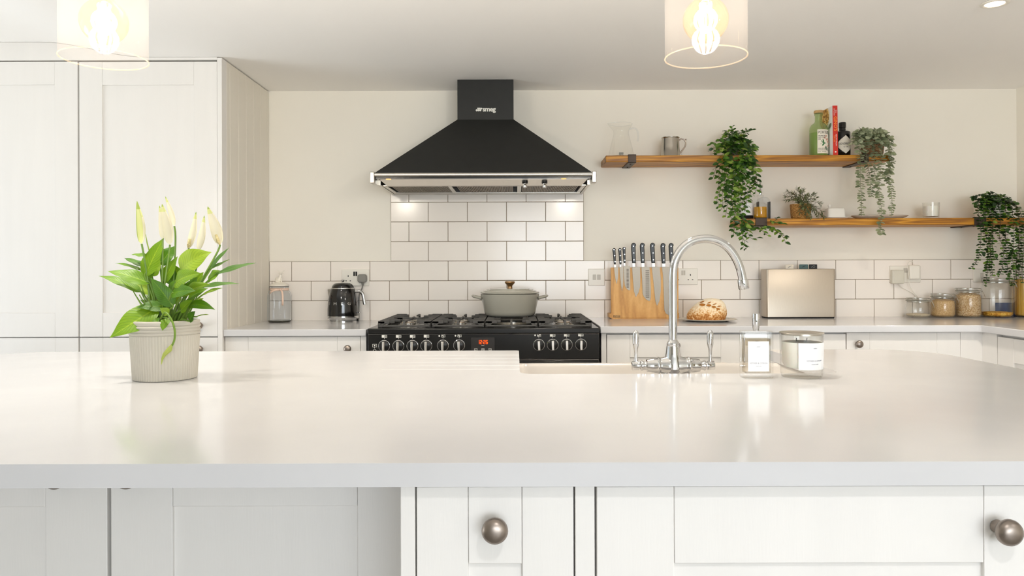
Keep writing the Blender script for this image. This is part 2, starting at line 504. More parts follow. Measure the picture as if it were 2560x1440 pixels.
    A['wickerdull'] = grains('woven_cane', [(0.0, (120, 84, 52)), (0.5, (176, 134, 92)), (1.0, (206, 170, 128))], 190, 0.7, 1.0, (1, 1, 2.2))
    A['couscous'] = grains('couscous_grain', [(0.0, (180, 140, 88)), (0.5, (204, 168, 116)), (1.0, (222, 192, 144))], 420, bump=0.4)
    A['oats'] = grains('oat_flakes', [(0.0, (176, 130, 78)), (0.35, (214, 176, 124)), (1.0, (240, 218, 180))], 300, bump=0.8)
    A['flour'] = grains('white_rice', [(0.0, (206, 190, 160)), (1.0, (232, 220, 196))], 300, bump=0.4)
    A['yellowpasta'] = grains('yellow_pasta_shapes', [(0.0, (196, 130, 20)), (0.5, (226, 168, 48)), (1.0, (240, 196, 90))], 130, bump=0.8)
    A['spaghetti'] = grains('dry_spaghetti', [(0.0, (206, 150, 40)), (0.5, (228, 184, 84)), (1.0, (240, 206, 120))], 260, bump=0.5, stretch=(1, 1, 0.01))
    A['bluepack'] = pm('blue_packet', (70, 92, 140), 0.5, var=0.1)
    A['gasket'] = pm('grey_rubber_gasket', (150, 146, 132), 0.6)
    A['wire'] = pm('clip_wire', (186, 184, 176), 0.2, 1.0)
    A['ribbon'] = pm('pink_ribbon', (240, 210, 190), 0.6, var=0.05)
    A['stone'] = pm('grey_stoneware_plate', (200, 194, 182), 0.4, var=0.08, scale=40)
    A['tealtab'] = pm('teal_tab', (76, 102, 102), 0.4)
    A['blacktab'] = pm('black_tab', (26, 28, 32), 0.4)
    A['paletab'] = pm('pale_tab', (222, 212, 196), 0.4)
    A['lily'] = leafmat('lily_leaf', [(0.0, (58, 104, 18)), (0.45, (104, 154, 26)), (0.75, (146, 190, 44)), (1.0, (176, 208, 74))], 0.32, 16, 0.35)
    A['lilyleaf'] = veined('veined_lily_leaf')
    A['lilystem'] = leafmat('lily_stem', [(0.0, (84, 124, 30)), (1.0, (140, 170, 70))], 0.45, 20, 0.2)
    A['spathe'] = leafmat('cream_spathe', [(0.0, (226, 216, 184)), (0.6, (236, 230, 208)), (1.0, (240, 236, 222))], 0.5, 12, 0.4)
    A['spathetip'] = leafmat('green_spathe_tip', [(0.0, (140, 170, 50)), (1.0, (196, 206, 110))], 0.5, 12, 0.4)
    A['spathepale'] = leafmat('pale_green_spathe', [(0.0, (206, 212, 120)), (1.0, (232, 232, 176))], 0.5, 12, 0.3)
    A['spadix'] = grains('spadix', [(0.0, (206, 184, 120)), (1.0, (240, 224, 170))], 300)
    A['vine'] = leafmat('vine_leaf', [(0.0, (22, 48, 12)), (0.35, (50, 88, 26)), (0.65, (92, 134, 42)), (1.0, (168, 188, 84))], 0.42, 30, 0.25)
    A['vinestem'] = pm('dark_vine_stem', (62, 54, 34), 0.6)
    A['euc'] = leafmat('eucalyptus_leaf', [(0.0, (104, 120, 88)), (0.5, (156, 164, 128)), (1.0, (196, 202, 168))], 0.6, 30, 0.2)
    A['eucstem'] = pm('eucalyptus_stem', (130, 132, 100), 0.6)
    A['dkleaf'] = leafmat('dark_round_leaf', [(0.0, (18, 40, 14)), (0.45, (36, 68, 22)), (0.75, (74, 116, 36)), (1.0, (140, 168, 62))], 0.4, 30, 0.2)
    A['rose'] = leafmat('rosemary_leaf', [(0.0, (52, 64, 36)), (0.5, (88, 100, 58)), (1.0, (134, 144, 96))], 0.55, 40, 0.15)
    A['rosestem'] = pm('rosemary_stem', (112, 90, 60), 0.7)
    A['concrete'] = pm('grey_pot', (120, 112, 100), 0.6, var=0.1)
    A['pinkbloom'] = pm('pink_print', (214, 168, 146), 0.6, var=0.1)
    A['greenprint'] = pm('green_print', (44, 116, 60), 0.6, var=0.1)
    A['greyprintleaf'] = pm('grey_leaf_print', (128, 140, 120), 0.6, var=0.1)
    A['filtermesh'] = grains('metal_filter_mesh', [(0.0, (112, 98, 82)), (1.0, (170, 156, 138))], 260, 0.45, 0.8)
    A['mirrorframe'] = pm('black_frame', (30, 28, 26), 0.35)
    A['bottleglass'] = pm('black_bottle_glass', (16, 15, 15), 0.08, var=0.1, coat=0.5)
    # loaf
    m, nt, out = newmat('floured_crust')
    b = N(nt, 'ShaderNodeBsdfPrincipled'); b.inputs['Roughness'].default_value = 0.85
    nz = N(nt, 'ShaderNodeTexNoise'); nz.inputs['Scale'].default_value = 120; nz.inputs['Detail'].default_value = 5
    n2 = N(nt, 'ShaderNodeTexNoise'); n2.inputs['Scale'].default_value = 14
    v = coords(nt); nt.links.new(v, nz.inputs['Vector']); nt.links.new(v, n2.inputs['Vector'])
    sp = N(nt, 'ShaderNodeSeparateXYZ'); nt.links.new(v, sp.inputs[0])
    ma = N(nt, 'ShaderNodeMapRange'); ma.inputs['From Min'].default_value = 0.012; ma.inputs['From Max'].default_value = 0.075
    ma.inputs['To Min'].default_value = -0.12; ma.inputs['To Max'].default_value = 0.30
    nt.links.new(sp.outputs['Z'], ma.inputs['Value'])
    ad = N(nt, 'ShaderNodeMath', operation='ADD'); nt.links.new(nz.outputs['Fac'], ad.inputs[0]); nt.links.new(ma.outputs[0], ad.inputs[1])
    col = ramp(nt, ad.outputs[0], [(0.3, (164, 100, 40)), (0.45, (206, 152, 88)), (0.6, (236, 208, 166)), (0.78, (246, 232, 206))])
    nt.links.new(col, b.inputs['Base Color'])
    bp = N(nt, 'ShaderNodeBump'); bp.inputs['Strength'].default_value = 0.5; bp.inputs['Distance'].default_value = 0.003
    nt.links.new(nz.outputs['Fac'], bp.inputs['Height']); nt.links.new(bp.outputs['Normal'], b.inputs['Normal'])
    nt.links.new(b.outputs['BSDF'], out.inputs['Surface'])
    A['crust'] = m
    A['score'] = pm('browned_score_cut', (170, 106, 34), 0.8, var=0.25, scale=80)
setup_materials()
P_FRONT, P_LEFT, P_FILL, P_BULB, P_SPOT, P_SPOT2, EXPOSURE = 116.0, 10.0, 76.0, 13.5, 58.0, 58.0, 0.31
# ------------------------------------------------------------------ the room
WY, WXR, WXL, FY = 3.826, 2.594, -3.4, -3.6
ZT = 0.91            # worktop height
def sstep(t):
    t = max(0.0, min(1.0, t)); return t * t * (3 - 2 * t)
def ceil_z(x): return 2.0845 + 0.0665 * sstep((-1.6 - x) / 0.45)

b = MB(); b.box(WXL, WXR, FY, WY, -0.08, 0.0); tag(b.build('floor', MT['floor'], smooth=False), kind='structure')
b = MB()
xs = [WXL - .1] + [-2.1 + i * 0.05 for i in range(14)] + [-1.4, 0, 1.3, WXR + .1]
vs, fs = [], []
for x in xs:
    z = ceil_z(x)
    vs += [(x, FY - .1, z), (x, WY + .1, z), (x, FY - .1, 2.35), (x, WY + .1, 2.35)]
for i in range(len(xs) - 1):
    a, c = 4 * i, 4 * i + 4
    fs += [(a, a + 1, c + 1, c), (a + 2, c + 2, c + 3, a + 3), (a, c, c + 2, a + 2), (a + 1, a + 3, c + 3, c + 1)]
fs += [(0, 2, 3, 1), (4 * len(xs) - 4, 4 * len(xs) - 3, 4 * len(xs) - 1, 4 * len(xs) - 2)]
b.add(vs, fs); tag(b.build('ceiling', MT['ceil'], angle=30), kind='structure')

b = MB(); b.box(WXL - .1, WXR + .1, WY, WY + .1, -.08, 2.2)
wall_back = tag(b.build('wall_back', MT['wall'], smooth=False), kind='structure')
b = MB(); b.box(WXR, WXR + .1, FY, WY, -.08, 2.2)
wall_right = tag(b.build('wall_right', MT['wall'], smooth=False), kind='structure')

# left wall with a window, front wall with wide glazed doors (both behind the camera)
def holed_wall(name, axis, pos, thick, a0, a1, h0, h1, z0, z1, mat):
    b = MB()
    def bx(u0, u1, za, zb):
        if u1 - u0 < 1e-6 or zb - za < 1e-6: return
        if axis == 'x': b.box(pos, pos + thick, u0, u1, za, zb)
        else: b.box(u0, u1, pos, pos + thick, za, zb)
    bx(a0, h0, -.08, 2.2); bx(h1, a1, -.08, 2.2); bx(h0, h1, -.08, z0); bx(h0, h1, z1, 2.2)
    return tag(b.build(name, mat, smooth=False), kind='structure')
LW = (0.95, 2.95, 0.04, 1.98); FW = (-0.3, 2.5, 0.02, 2.03)
holed_wall('wall_left', 'x', WXL - .1, .1, FY, WY, LW[0], LW[1], LW[2], LW[3], MT['wallw'])
holed_wall('wall_front', 'y', FY - .1, .1, WXL - .1, WXR + .1, FW[0], FW[1], FW[2], FW[3], MT['wallw'])
def window(name, axis, pos, a0, a1, z0, z1, n):
    root = tag(empty(name, (pos, (a0 + a1) / 2, z0) if axis == 'x' else ((a0 + a1) / 2, pos, z0)), kind='structure')
    b = MB(); g = MB(); w = .05
    def bx(m, u0, u1, za, zb, t):
        if axis == 'x': m.box(pos - t, pos + t, u0, u1, za, zb)
        else: m.box(u0, u1, pos - t, pos + t, za, zb)
    bx(b, a0, a1, z0, z0 + w, .03); bx(b, a0, a1, z1 - w, z1, .03)
    for i in range(n + 1):
        u = a0 + (a1 - a0 - w) * i / n
        bx(b, u, u + w, z0 + w, z1 - w, .03)
    bx(g, a0 + w, a1 - w, z0 + w, z1 - w, .003)
    b.build('window_frame', MT['whiteplastic'], root, bevel=.004)
    g.build('window_pane', MT['windowglass'], root, smooth=False)
window('window_1', 'y', FY - .05, FW[0], FW[1], FW[2], FW[3], 3)
window('window_2', 'x', WXL - .05, LW[0], LW[1], LW[2], LW[3], 3)

# tiles: a grout bed with one bevelled block per tile
def tile_rows():
    rowA = [-.548 + .2019 * k for k in range(-4, 8)] + [1.060 + .198 * k for k in range(0, 9)]
    rowB = [-.6495 + .2019 * k for k in range(-4, 8)] + [.9613 + .1985 * k for k in range(0, 10)]
    return rowA, rowB
rA, rB = tile_rows()
Z1 = 1.1016; DZ = .1013; G = .0013
t = MB()
def tile_row(xlo, xhi, za, zb, joints):
    js = [xlo] + [j for j in joints if xlo + .012 < j < xhi - .012] + [xhi]
    for p, q in zip(js[:-1], js[1:]):
        t.box(p + G, q - G, WY - .0085, WY - .002, za + G, zb - G)
XL = -1.268
tile_row(XL, WXR - .009, .872, Z1 - DZ, rA)
tile_row(XL, WXR - .009, Z1 - DZ, Z1, rB)
tile_row(XL, WXR - .009, Z1, Z1 + DZ, rA)
for k in range(1, 5):
    tile_row(-.641, .354, Z1 + k * DZ, Z1 + (k + 1) * DZ, rB if k % 2 else rA)
t.build('tile_splashback', MT['tile'], wall_back, bevel=.0014, label='white glazed metro tiles in brick bond')
g = MB(); g.box(XL, WXR - .002, WY - .0055, WY + .0005, .872, Z1 + DZ); g.box(-.641, .354, WY - .0055, WY + .0005, Z1 + DZ, Z1 + 5 * DZ)
g.build('tile_grout', MT['grout'], wall_back, smooth=False)
t = MB(); g = MB()
for r, (za, zb) in enumerate(((.895, Z1 - DZ), (Z1 - DZ, Z1), (Z1, Z1 + DZ))):
    y = WY - .01 - (.1 if r % 2 else 0)
    yy = [WY - .009]
    while y > 1.2:
        if yy[-1] - y > .01: yy.append(y)
        y -= .2
    for p, q in zip(yy[:-1], yy[1:]):
        t.box(WXR - .0085, WXR - .002, q + G, p - G, za + G, zb - G)
t.build('tile_splashback', MT['tile'], wall_right, bevel=.0014)
g.box(WXR - .0055, WXR + .0005, 1.2, WY - .006, .895, Z1 + DZ); g.build('tile_grout', MT['grout'], wall_right, smooth=False)

# ------------------------------------------------------------------ cabinet pieces
def T(x=0, y=0, z=0, rz=0): return Matrix.Translation((x, y, z)) @ Matrix.Rotation(rz, 4, 'Z')

def shaker(mb, u0, u1, z0, z1, M, st=.1, rt=.1, rb=.1, th=.02, rec=.007):
    """framed door facing local -Y, front at y=0"""
    e = .0004
    mb.box(u0, u0 + st, 0, th, z0, z1, 0, M); mb.box(u1 - st, u1, 0, th, z0, z1, 0, M)
    mb.box(u0 + st + e, u1 - st - e, .0005, th, z1 - rt, z1, 0, M)
    if rb: mb.box(u0 + st + e, u1 - st - e, .0005, th, z0, z0 + rb, 0, M)
    mb.box(u0 + st - .005, u1 - st + .005, rec, th - .002, z0 + max(rb - .005, .0005), z1 - rt + .005, 0, M)

KN = [(0, .000), (.0075, .000), (.0085, -.002), (.0062, -.006), (.0055, -.012), (.0075, -.016), (.0135, -.0185), (.0165, -.0235), (.0168, -.027), (.0155, -.031), (.0115, -.0345), (.006, -.0362), (0, -.0366)]
def knob(parent, x, y, z, M=None, r=1.0, mat='pewterknob'):
    """round cupboard knob standing out from (x,y,z) towards -Y"""
    m = MB()
    X = Matrix.Translation((x, y, z)) if M is None else M
    m.lathe([(a * r, -h * r) for a, h in KN], n=28, mat=X @ Matrix.Rotation(PI / 2, 4, 'X'))
    return m.build('knob', MT[mat], parent, label='brushed metal knob')

def door(parent, name, u0, u1, z0, z1, y, st=.1, rt=.1, rb=.1, kn=None, M=None):
    m = MB(); shaker(m, u0, u1, z0, z1, M if M is not None else T(0, y), st, rt, rb)
    d = m.build(name, MT['paint'], parent, bevel=.0012)
    if kn: knob(d, kn[0], y, kn[1])
    return d

# ------------------------------------------------------------------ tall cupboards, left
YT = 3.212
tall = thing('tall_cabinet', 'tall white shaker cupboard ending in a grooved side panel beside the kettle worktop', 'cupboard', (-1.58, 3.5, 0), 'tall cupboards')
b = MB()
b.box(-1.893, -1.291, YT + .024, WY - .004, .1, 2.07)
b.box(-1.893, -1.291, YT + .06, WY - .004, 0, .1)
b.box(-1.290, -1.2695, YT - .004, YT + .05, 0, 2.079)          # front post
b.build('carcass', MT['paint'], tall, bevel=.001)
# side panel of grooved boards
b = MB(); y = YT + .05
edges = [YT + .0505, 3.3, 3.4, 3.5, 3.6, 3.7, 3.8, WY - .002]
for p, q in zip(edges[:-1], edges[1:]):
    b.box(-1.289, -1.2695, p + .0012, q - .0012, 0, 2.079)
b.box(-1.289, -1.2722, YT + .05, WY - .002, 0, 2.078)
b.build('side_panel', MT['panelside'], tall, bevel=.0012)
door(tall, 'upper_door', -1.894 + .0035, -1.2925, .8705, 2.064, YT, kn=(-1.363, .920), rb=.104)
door(tall, 'lower_door', -1.894 + .0035, -1.2925, .115, .8665, YT, kn=(-1.363, .818), rb=.104)
tall2 = thing('tall_cabinet', 'tall white shaker cupboard at the far left edge, left of the plain cupboard door gap', 'cupboard', (-2.2, 3.5, 0), 'tall cupboards')
b = MB(); b.box(-2.497, -1.897, YT + .024, WY - .004, .1, 2.07); b.box(-2.497, -1.897, YT + .06, WY - .004, 0, .1)
b.build('carcass', MT['paint'], tall2, bevel=.001)
door(tall2, 'upper_door', -2.497, -1.8975, .8705, 2.066, YT, kn=(-2.44, .92), rb=.104)
door(tall2, 'lower_door', -2.497, -1.8975, .115, .8665, YT, kn=(-2.44, .818), rb=.104)
tall3 = thing('tall_cabinet', 'tall white cupboard beyond the left edge of the view', 'cupboard', (-2.95, 3.5, 0), 'tall cupboards')
b = MB(); b.box(-3.39, -2.5, YT + .024, WY - .004, 0, 2.07); b.build('carcass', MT['paint'], tall3, bevel=.001)
door(tall3, 'door', -3.39, -2.5, .115, 2.066, YT)
# scribe strip closing the gap up to the uneven ceiling
b = MB()
pl = [(-3.39, 2.0715)] + [(-1.2915, 2.0715)] + [(x, ceil_z(x) - .0015) for x in (-1.2915, -1.4, -1.6, -1.65, -1.7, -1.75, -1.8, -1.85, -1.9, -1.95, -2.0, -2.05, -2.2, -3.39)]
b.prism(pl, YT - .001, YT + .03)
tag(b.build('trim_1', MT['paint'], smooth=False), kind='structure')

# ------------------------------------------------------------------ worktops along the back
b = MB(); b.box(-1.2690, -.6485, 3.213, WY - .0095, .870, .900)
wl = b.build('worktop', MT['quartz'], bevel=.003)
tag(wl, 'short pale quartz worktop left of the black cooker, under the kettle', 'worktop')
b = MB()
poly = [(.369, WY - .0095), (.369, 3.206), (2.003, 3.206), (2.0145, 3.198), (2.017, 3.186), (2.017, 1.2), (WXR - .0095, 1.2), (WXR - .0095, WY - .0095)]
b.prism(poly, .8795, ZT, plane='xy')
wr = b.build('worktop', MT['quartz'], bevel=.003)
tag(wr, 'L-shaped pale quartz worktop right of the cooker, carrying the bread and storage jars', 'worktop')

def base_unit(label, x0, x1, y, fx=None, dtop=.868, zt=.8695, kn=None, dx=None, yb=None, group='base cupboards along the back wall', st=.1):
    """base cupboard with a framed door; fx = list of face frame posts"""
    yb = yb or WY - .012
    r = thing('base_cabinet', label, 'cupboard', ((x0 + x1) / 2, (y + yb) / 2, 0), group)
    c = MB(); c.box(x0, x1, y + .023, yb, .1, zt); c.box(x0, x1, y + .06, yb, 0, .1)
    for (p, q) in fx or []: c.box(p, q, y - .001, y + .023, .1, zt)
    c.build('carcass', MT['paint'], r, bevel=.001)
    d0, d1 = dx or (x0 + .001, x1 - .001)
    door(r, 'door', d0, d1, .115, dtop, y, kn=kn, st=st)
    return r
YB = 3.229
base_unit('white shaker base unit between the tall cupboard and the black cooker', -1.2685, -.6505, YB, [(-.674, -.6505)], .8675, .8695, (-.7276, .816), (-1.2665, -.6765))
base_unit('white shaker base unit just right of the cooker, behind the tap', .374, .9970, 3.226, [(.374, .3955)], .8725, .879, (.6966, .8265), (.399, .996))
base_unit('white shaker base unit behind the fragrance bottle and candle', .998, 1.441, 3.226, None, .8725, .879, (1.045, .83), (.999, 1.440))
base_unit('white shaker base unit with its knob right of the candle', 1.442, 1.9395, 3.226, None, .8775, .879, (1.488, .830), (1.4445, 1.939))
# cupboards of the right-hand leg, fronts facing left
XR = 2.035
def leg_unit(label, y0, y1, gap=.006):
    r = thing('base_cabinet', label, 'cupboard', (2.3, (y0 + y1) / 2, 0), 'base cupboards of the right leg')
    c = MB(); c.box(XR + .023, WXR - .012, y0, y1, .1, .879); c.box(XR + .06, WXR - .012, y0, y1, 0, .1)
    c.build('carcass', MT['paint'], r, bevel=.001)
    M = T(XR, y1, 0, -PI / 2)
    m = MB(); shaker(m, .003, y1 - y0 - .003, .115, .8745 - gap, M)
    d = m.build('door', MT['paint'], r, bevel=.0012)
    knob(d, 0, 0, 0, M=T(XR, y0 + .05, .83, -PI / 2))
    return r
cf = thing('corner_cabinet', 'white corner filler where the base units turn toward the viewer', 'cupboard', (2.3, 3.5, 0))
c = MB(); c.box(1.9405, XR + .03, 3.2265, WY - .012, .1, .879); c.box(XR, XR + .03, 3.128, 3.2265, .1, .879); c.box(XR + .03, WXR - .012, 3.128, WY - .012, 0.1, .879); c.box(XR + .06, WXR - .012, 3.2, WY - .012, 0, .1)
c.build('carcass', MT['paint'], cf, bevel=.001)
leg_unit('white base unit of the right leg nearest the corner, partly cut by the frame', 2.526, 3.126)
leg_unit('white base unit of the right leg, beyond the right edge', 1.924, 2.524)
leg_unit('white base unit ending the right leg, beyond the right edge', 1.322, 1.922)

# ------------------------------------------------------------------ the island
IY0, IY1, IX0, IX1 = .9373, 2.254, -1.56, 1.232
def arc(cx, cy, r, a0, a1, n=10):
    return [(cx + r * math.cos(a0 + (a1 - a0) * i / n), cy + r * math.sin(a0 + (a1 - a0) * i / n)) for i in range(n + 1)]
rc = .17
poly = arc(IX0 + .1, IY0 + .1, .1, PI, 1.5 * PI) + arc(IX1 - .1, IY0 + .1, .1, 1.5 * PI, 2 * PI)
poly += arc(IX1 - rc, IY1 - rc, rc, 0, PI / 2, 14)
SX0, SX1, SYF = .0105, .768, 1.738
poly += arc(SX1 + .012, IY1 - .012, .012, PI / 2, PI, 4)
poly += arc(SX1 - .04, SYF + .04, .04, 0, -PI / 2, 6) + arc(SX0 + .04, SYF + .04, .04, -PI / 2, -PI, 6)
poly += arc(SX0 - .012, IY1 - .012, .012, 0, PI / 2, 4)
poly += arc(IX0 + rc, IY1 - rc, rc, PI / 2, PI, 14)
b = MB(); b.prism(poly, ZT - .0305, ZT, plane='xy')
it = b.build('island_worktop', MT['quartz'], smooth=False)
# drainer grooves cut into the top left of the sink
c = MB()
for yy in (2.13, 2.047, 1.970, 1.897, 1.8275):
    n = 24
    pts = [(-.33 + .36 * i / n, yy, ZT + .0072 - .0012 * sstep(i / n * 2.0)) for i in range(n + 1)]
    c.tube(pts, .0075, n=16)
cut = c.build('groove_cutter', MT['quartz'])
md = it.modifiers.new('grooves', 'BOOLEAN'); md.operation = 'DIFFERENCE'; md.object = cut; md.solver = 'EXACT'
dg = bpy.context.evaluated_depsgraph_get()
me = bpy.data.meshes.new_from_object(it.evaluated_get(dg))
if len(me.polygons) > 20:
    it.modifiers.clear(); it.data = me
else:
    it.modifiers.clear()
bpy.data.objects.remove(cut)
md = it.modifiers.new('edge', 'BEVEL'); md.width = .0025; md.segments = 2; md.limit_method = 'ANGLE'; md.angle_limit = math.radians(60)
tag(it, 'large pale quartz island worktop with rounded corners, sink cut-out and drainer grooves', 'worktop')

FYI = .957
def island_unit(name, label, x0, x1, y, yb, posts=(), d=None, st=.1, kn=None, zt=.8785, zb=.1):
    r = thing(name, label, 'cupboard', ((x0 + x1) / 2, (y + yb) / 2, 0), 'island cupboards')
    c = MB(); c.box(x0, x1, y + .023, yb, zb, zt); c.box(x0 + .002, x1 - .002, y + .06, yb, 0, zb)
    for (p, q) in posts: c.box(p, q, y - .002, y + .024, zb, zt)
    c.build('carcass', MT['paint'], r, bevel=.001)
    if d: door(r, 'door', d[0], d[1], .115, d[2], y, st=st, kn=kn)
    return r
island_unit('island_cabinet', 'recessed white island cupboard at the lower left edge, shaded by the overhang', -1.165, -.6615, 1.2, 1.70, d=(-1.163, -.663, .872), kn=(-.7315, .825))
island_unit('island_cabinet', 'recessed white island cupboard in the overhang shade, left of the narrow door', -.6595, -.1525, 1.2, 1.70, d=(-.657, -.157, .872), kn=(-.618, .825))
island_unit('island_cabinet', 'narrow white island cupboard front with a knob centred below the worktop edge', -.1495, .1018, FYI, 1.66, posts=((-.149, -.1305), (.0765, .1015)), d=(-.1285, .0745, .874), st=.0665, kn=(-.0266, .826))
island_unit('island_cabinet', 'wide white island cupboard at lower right, its knob cut by the frame', .1025, .715, FYI, 1.66, d=(.1045, .7055, .8735), kn=(.6205, .822))
island_unit('island_cabinet', 'white island cupboard beyond the lower right edge', .716, 1.20, FYI, 1.66, d=(.718, 1.19, .8735))
# the cooker side of the island
def plain_unit(label, x0, x1, y0, y1, zt):
    r = thing('island_cabinet', label, 'cupboard', ((x0 + x1) / 2, (y0 + y1) / 2, 0), 'island cupboards')
    c = MB(); c.box(x0, x1, y0, y1 - .023, .1, zt); c.box(x0, x1, y0, y1 - .06, 0, .1)
    c.build('carcass', MT['paint'], r, bevel=.001)
    m = MB(); shaker(m, .002, x1 - x0 - .002, .115, zt - .004, T(x1, y1, 0, PI)); m.build('door', MT['paint'], r, bevel=.0012)
plain_unit('hidden white cupboard on the cooker side of the island, left of the sink', -1.50, -.03, 1.705, 2.22, .8785)
plain_unit('hidden white cupboard below the island sink', -.028, .808, 1.668, 2.22, .64)
plain_unit('hidden white cupboard on the cooker side of the island, right of the sink', .81, 1.20, 1.668, 2.22, .8785)

# ------------------------------------------------------------------ sink and tap
def rrect(x0, x1, y0, y1, r, z, n=6):
    o = []
    for cx, cy, a in ((x1 - r, y1 - r, 0), (x0 + r, y1 - r, PI / 2), (x0 + r, y0 + r, PI), (x1 - r, y0 + r, 1.5 * PI)):
        o += [(cx + r * math.cos(a + PI / 2 * i / n), cy + r * math.sin(a + PI / 2 * i / n), z) for i in range(n + 1)]
    return o
def loops(mb, L, cap0=True, cap1=True, mi=0):
    n = len(L[0]); vs = [p for l in L for p in l]; fs = []
    for i in range(len(L) - 1):
        for k in range(n):
            k2 = (k + 1) % n
            fs.append((i * n + k, i * n + k2, (i + 1) * n + k2, (i + 1) * n + k))
    if cap0: fs.append(tuple(range(n - 1, -1, -1)))
    if cap1: fs.append(tuple(range((len(L) - 1) * n, len(L) * n)))
    mb.add(vs, fs, mi)
sk = thing('butler_sink', 'white fireclay butler sink set into the island cut-out behind the tap', 'sink', (.39, 1.97, .642))
b = MB(); sx0, sx1, sy0, sy1, zs = -.02, .80, 1.675, 2.2, .8785
loops(b, [rrect(sx0, sx1, sy0, sy1, .02, .642), rrect(sx0, sx1, sy0, sy1, .02, zs - .004), rrect(sx0 + .004, sx1 - .004, sy0 + .004, sy1 - .004, .018, zs),
          rrect(sx0 + .024, sx1 - .024, 1.86, sy1 - .024, .03, zs), rrect(sx0 + .030, sx1 - .030, 1.866, sy1 - .03, .03, zs - .01),
          rrect(sx0 + .034, sx1 - .034, 1.87, sy1 - .034, .05, .70), rrect(sx0 + .06, sx1 - .06, 1.90, sy1 - .06, .05, .672)])
b.build('basin', MT['sink'], sk, angle=50)
b = MB(); b.lathe([(.0, .6725), (.04, .6725), (.042, .674), (.02, .6755), (0, .6755)], (.39, 2.05, 0), 24); b.build('drain', MT['chrome'], sk)

TX, TY = .3834, 1.80
tap = thing('kitchen_tap', 'chrome twin-lever mixer tap with a tall swan-neck spout at the island sink', 'tap', (TX, TY, .8785))
s = F / TY
def tz(py): return HC - (py - 674.8) / s
b = MB()
b.lathe([(0, .8787), (.027, .8787), (.027, .8815), (.0215, .884), (.0205, .892), (.0235, .905), (.0245, .915), (.0225, .928), (.0195, .94), (.0172, .952), (.0158, .966), (.0148, tz(862)), (.0152, tz(861)),
         (.0150, tz(858)), (.0138, tz(855)), (.0112, tz(852)), (.0102, tz(848))], (TX, TY, 0), 36)
b.build('body', MT['chrome'], tap, angle=60)
b = MB()
pts = []
prev = [(1682, 848), (1682, 790), (1682, 740), (1682, 700), (1683, 676), (1687, 655), (1695, 637), (1706, 621.5), (1721, 609), (1740, 600.5), (1762, 597), (1785, 598), (1806, 605), (1825, 617), (1841, 635), (1853, 656), (1861, 678), (1866, 700)]
def catmull(P, k=5):
    P = [Vector(p) for p in P]; out = []
    for i in range(len(P) - 1):
        p0, p1, p2, p3 = P[max(i - 1, 0)], P[i], P[i + 1], P[min(i + 2, len(P) - 1)]
        for j in range(k):
            t = j / k
            out.append(0.5 * ((2 * p1) + (p2 - p0) * t + (2 * p0 - 5 * p1 + 4 * p2 - p3) * t * t + (3 * p1 - p0 - 3 * p2 + p3) * t ** 3))
    out.append(P[-1]); return out
def tapp(px, py, D=TY): return Vector((TX + (px - 1682) / s, D, tz(py)))
def tdep(px): return TY + .03 * (max(0, px - 1682) / 186.0)
pts = catmull([tapp(px, py, tdep(px)) for px, py in prev], 4)
b.tube(pts, .0102, n=24)
b.build('spout', MT['chrome'], tap, angle=60)
b = MB()
p1, p2 = tapp(1866, 700, tdep(1866)), tapp(1869.5, 724, tdep(1869))
d = (p2 - p1)
b.tube([p1 - d * .02, p1, p1 + d * .04, p1 + d * .9, p2], [.0108, .0126, .0128, .0128, .0118], n=24)
b.build('nozzle', MT['chrome'], tap, angle=60)
for sg, nm in ((-1, 1), (1, 1)):
    b = MB(); z = .921
    prof = [(.010, .0205), (.020, .0195), (.030, .0165), (.0335, .0165), (.035, .0185), (.038, .0185), (.0395, .0160), (.050, .0152), (.064, .0132), (.0645, .0100), (.068, .0088), (.071, .0090), (.076, .0108), (.079, .0100), (.0805, .0075), (.0825, .0078), (.0835, .0105), (.099, .0105), (.1, .0095)]
    b.tube([(TX + sg * x, TY, z - .03 * max(0, .03 - x)) for x, r in prof], [r * (1.16 if x < .08 else 1.08) for x, r in prof], n=24)
    b.build('valve_arm', MT['chrome'], tap, angle=60)
    b = MB(); x = TX + sg * .0905
    lp = [(.0048, .930), (.0042, .935), (.0036, .94), (.0038, .95), (.005, .962), (.0072, .97), (.0078, .976), (.0078, .992), (.0072, 1.0), (.0055, 1.0045), (.0025, 1.0065), (0, 1.007)]
    b.lathe(lp, (x, TY, 0), 20); b.build('lever', MT['chrome'], tap, angle=60)
# ------------------------------------------------------------------ range cooker
KY = 3.173; ks = F / KY
def kx(px): return (px - 1288) / ks
def kz(px, py): return HC - (py - 676 + ROLL * (px - 1288)) / ks
KX0, KX1 = -.6345, .3615
KT = .906
ck = thing('range_cooker', 'wide black range cooker with ten knobs and an orange clock', 'cooker', ((KX0 + KX1) / 2, 3.5, 0))
b = MB()
b.box(KX0 + .004, KX1 - .004, KY + .012, WY - .03, .09, .882)
for x in (KX0 + .03, KX1 - .07):
    for y in (KY + .05, WY - .12): b.box(x, x + .04, y, y + .04, 0, .09)
b.build('body', MT['black'], ck, bevel=.003)
b = MB(); b.box(KX0, KX1, KY - .002, WY - .03, .8825, KT); b.build('hob_top', MT['black'], ck, bevel=.004)
b = MB(); b.box(KX0 + .002, KX1 - .002, KY, KY + .0115, .772, .8805); b.build('control_panel', MT['black'], ck, bevel=.002)
mx = -.16
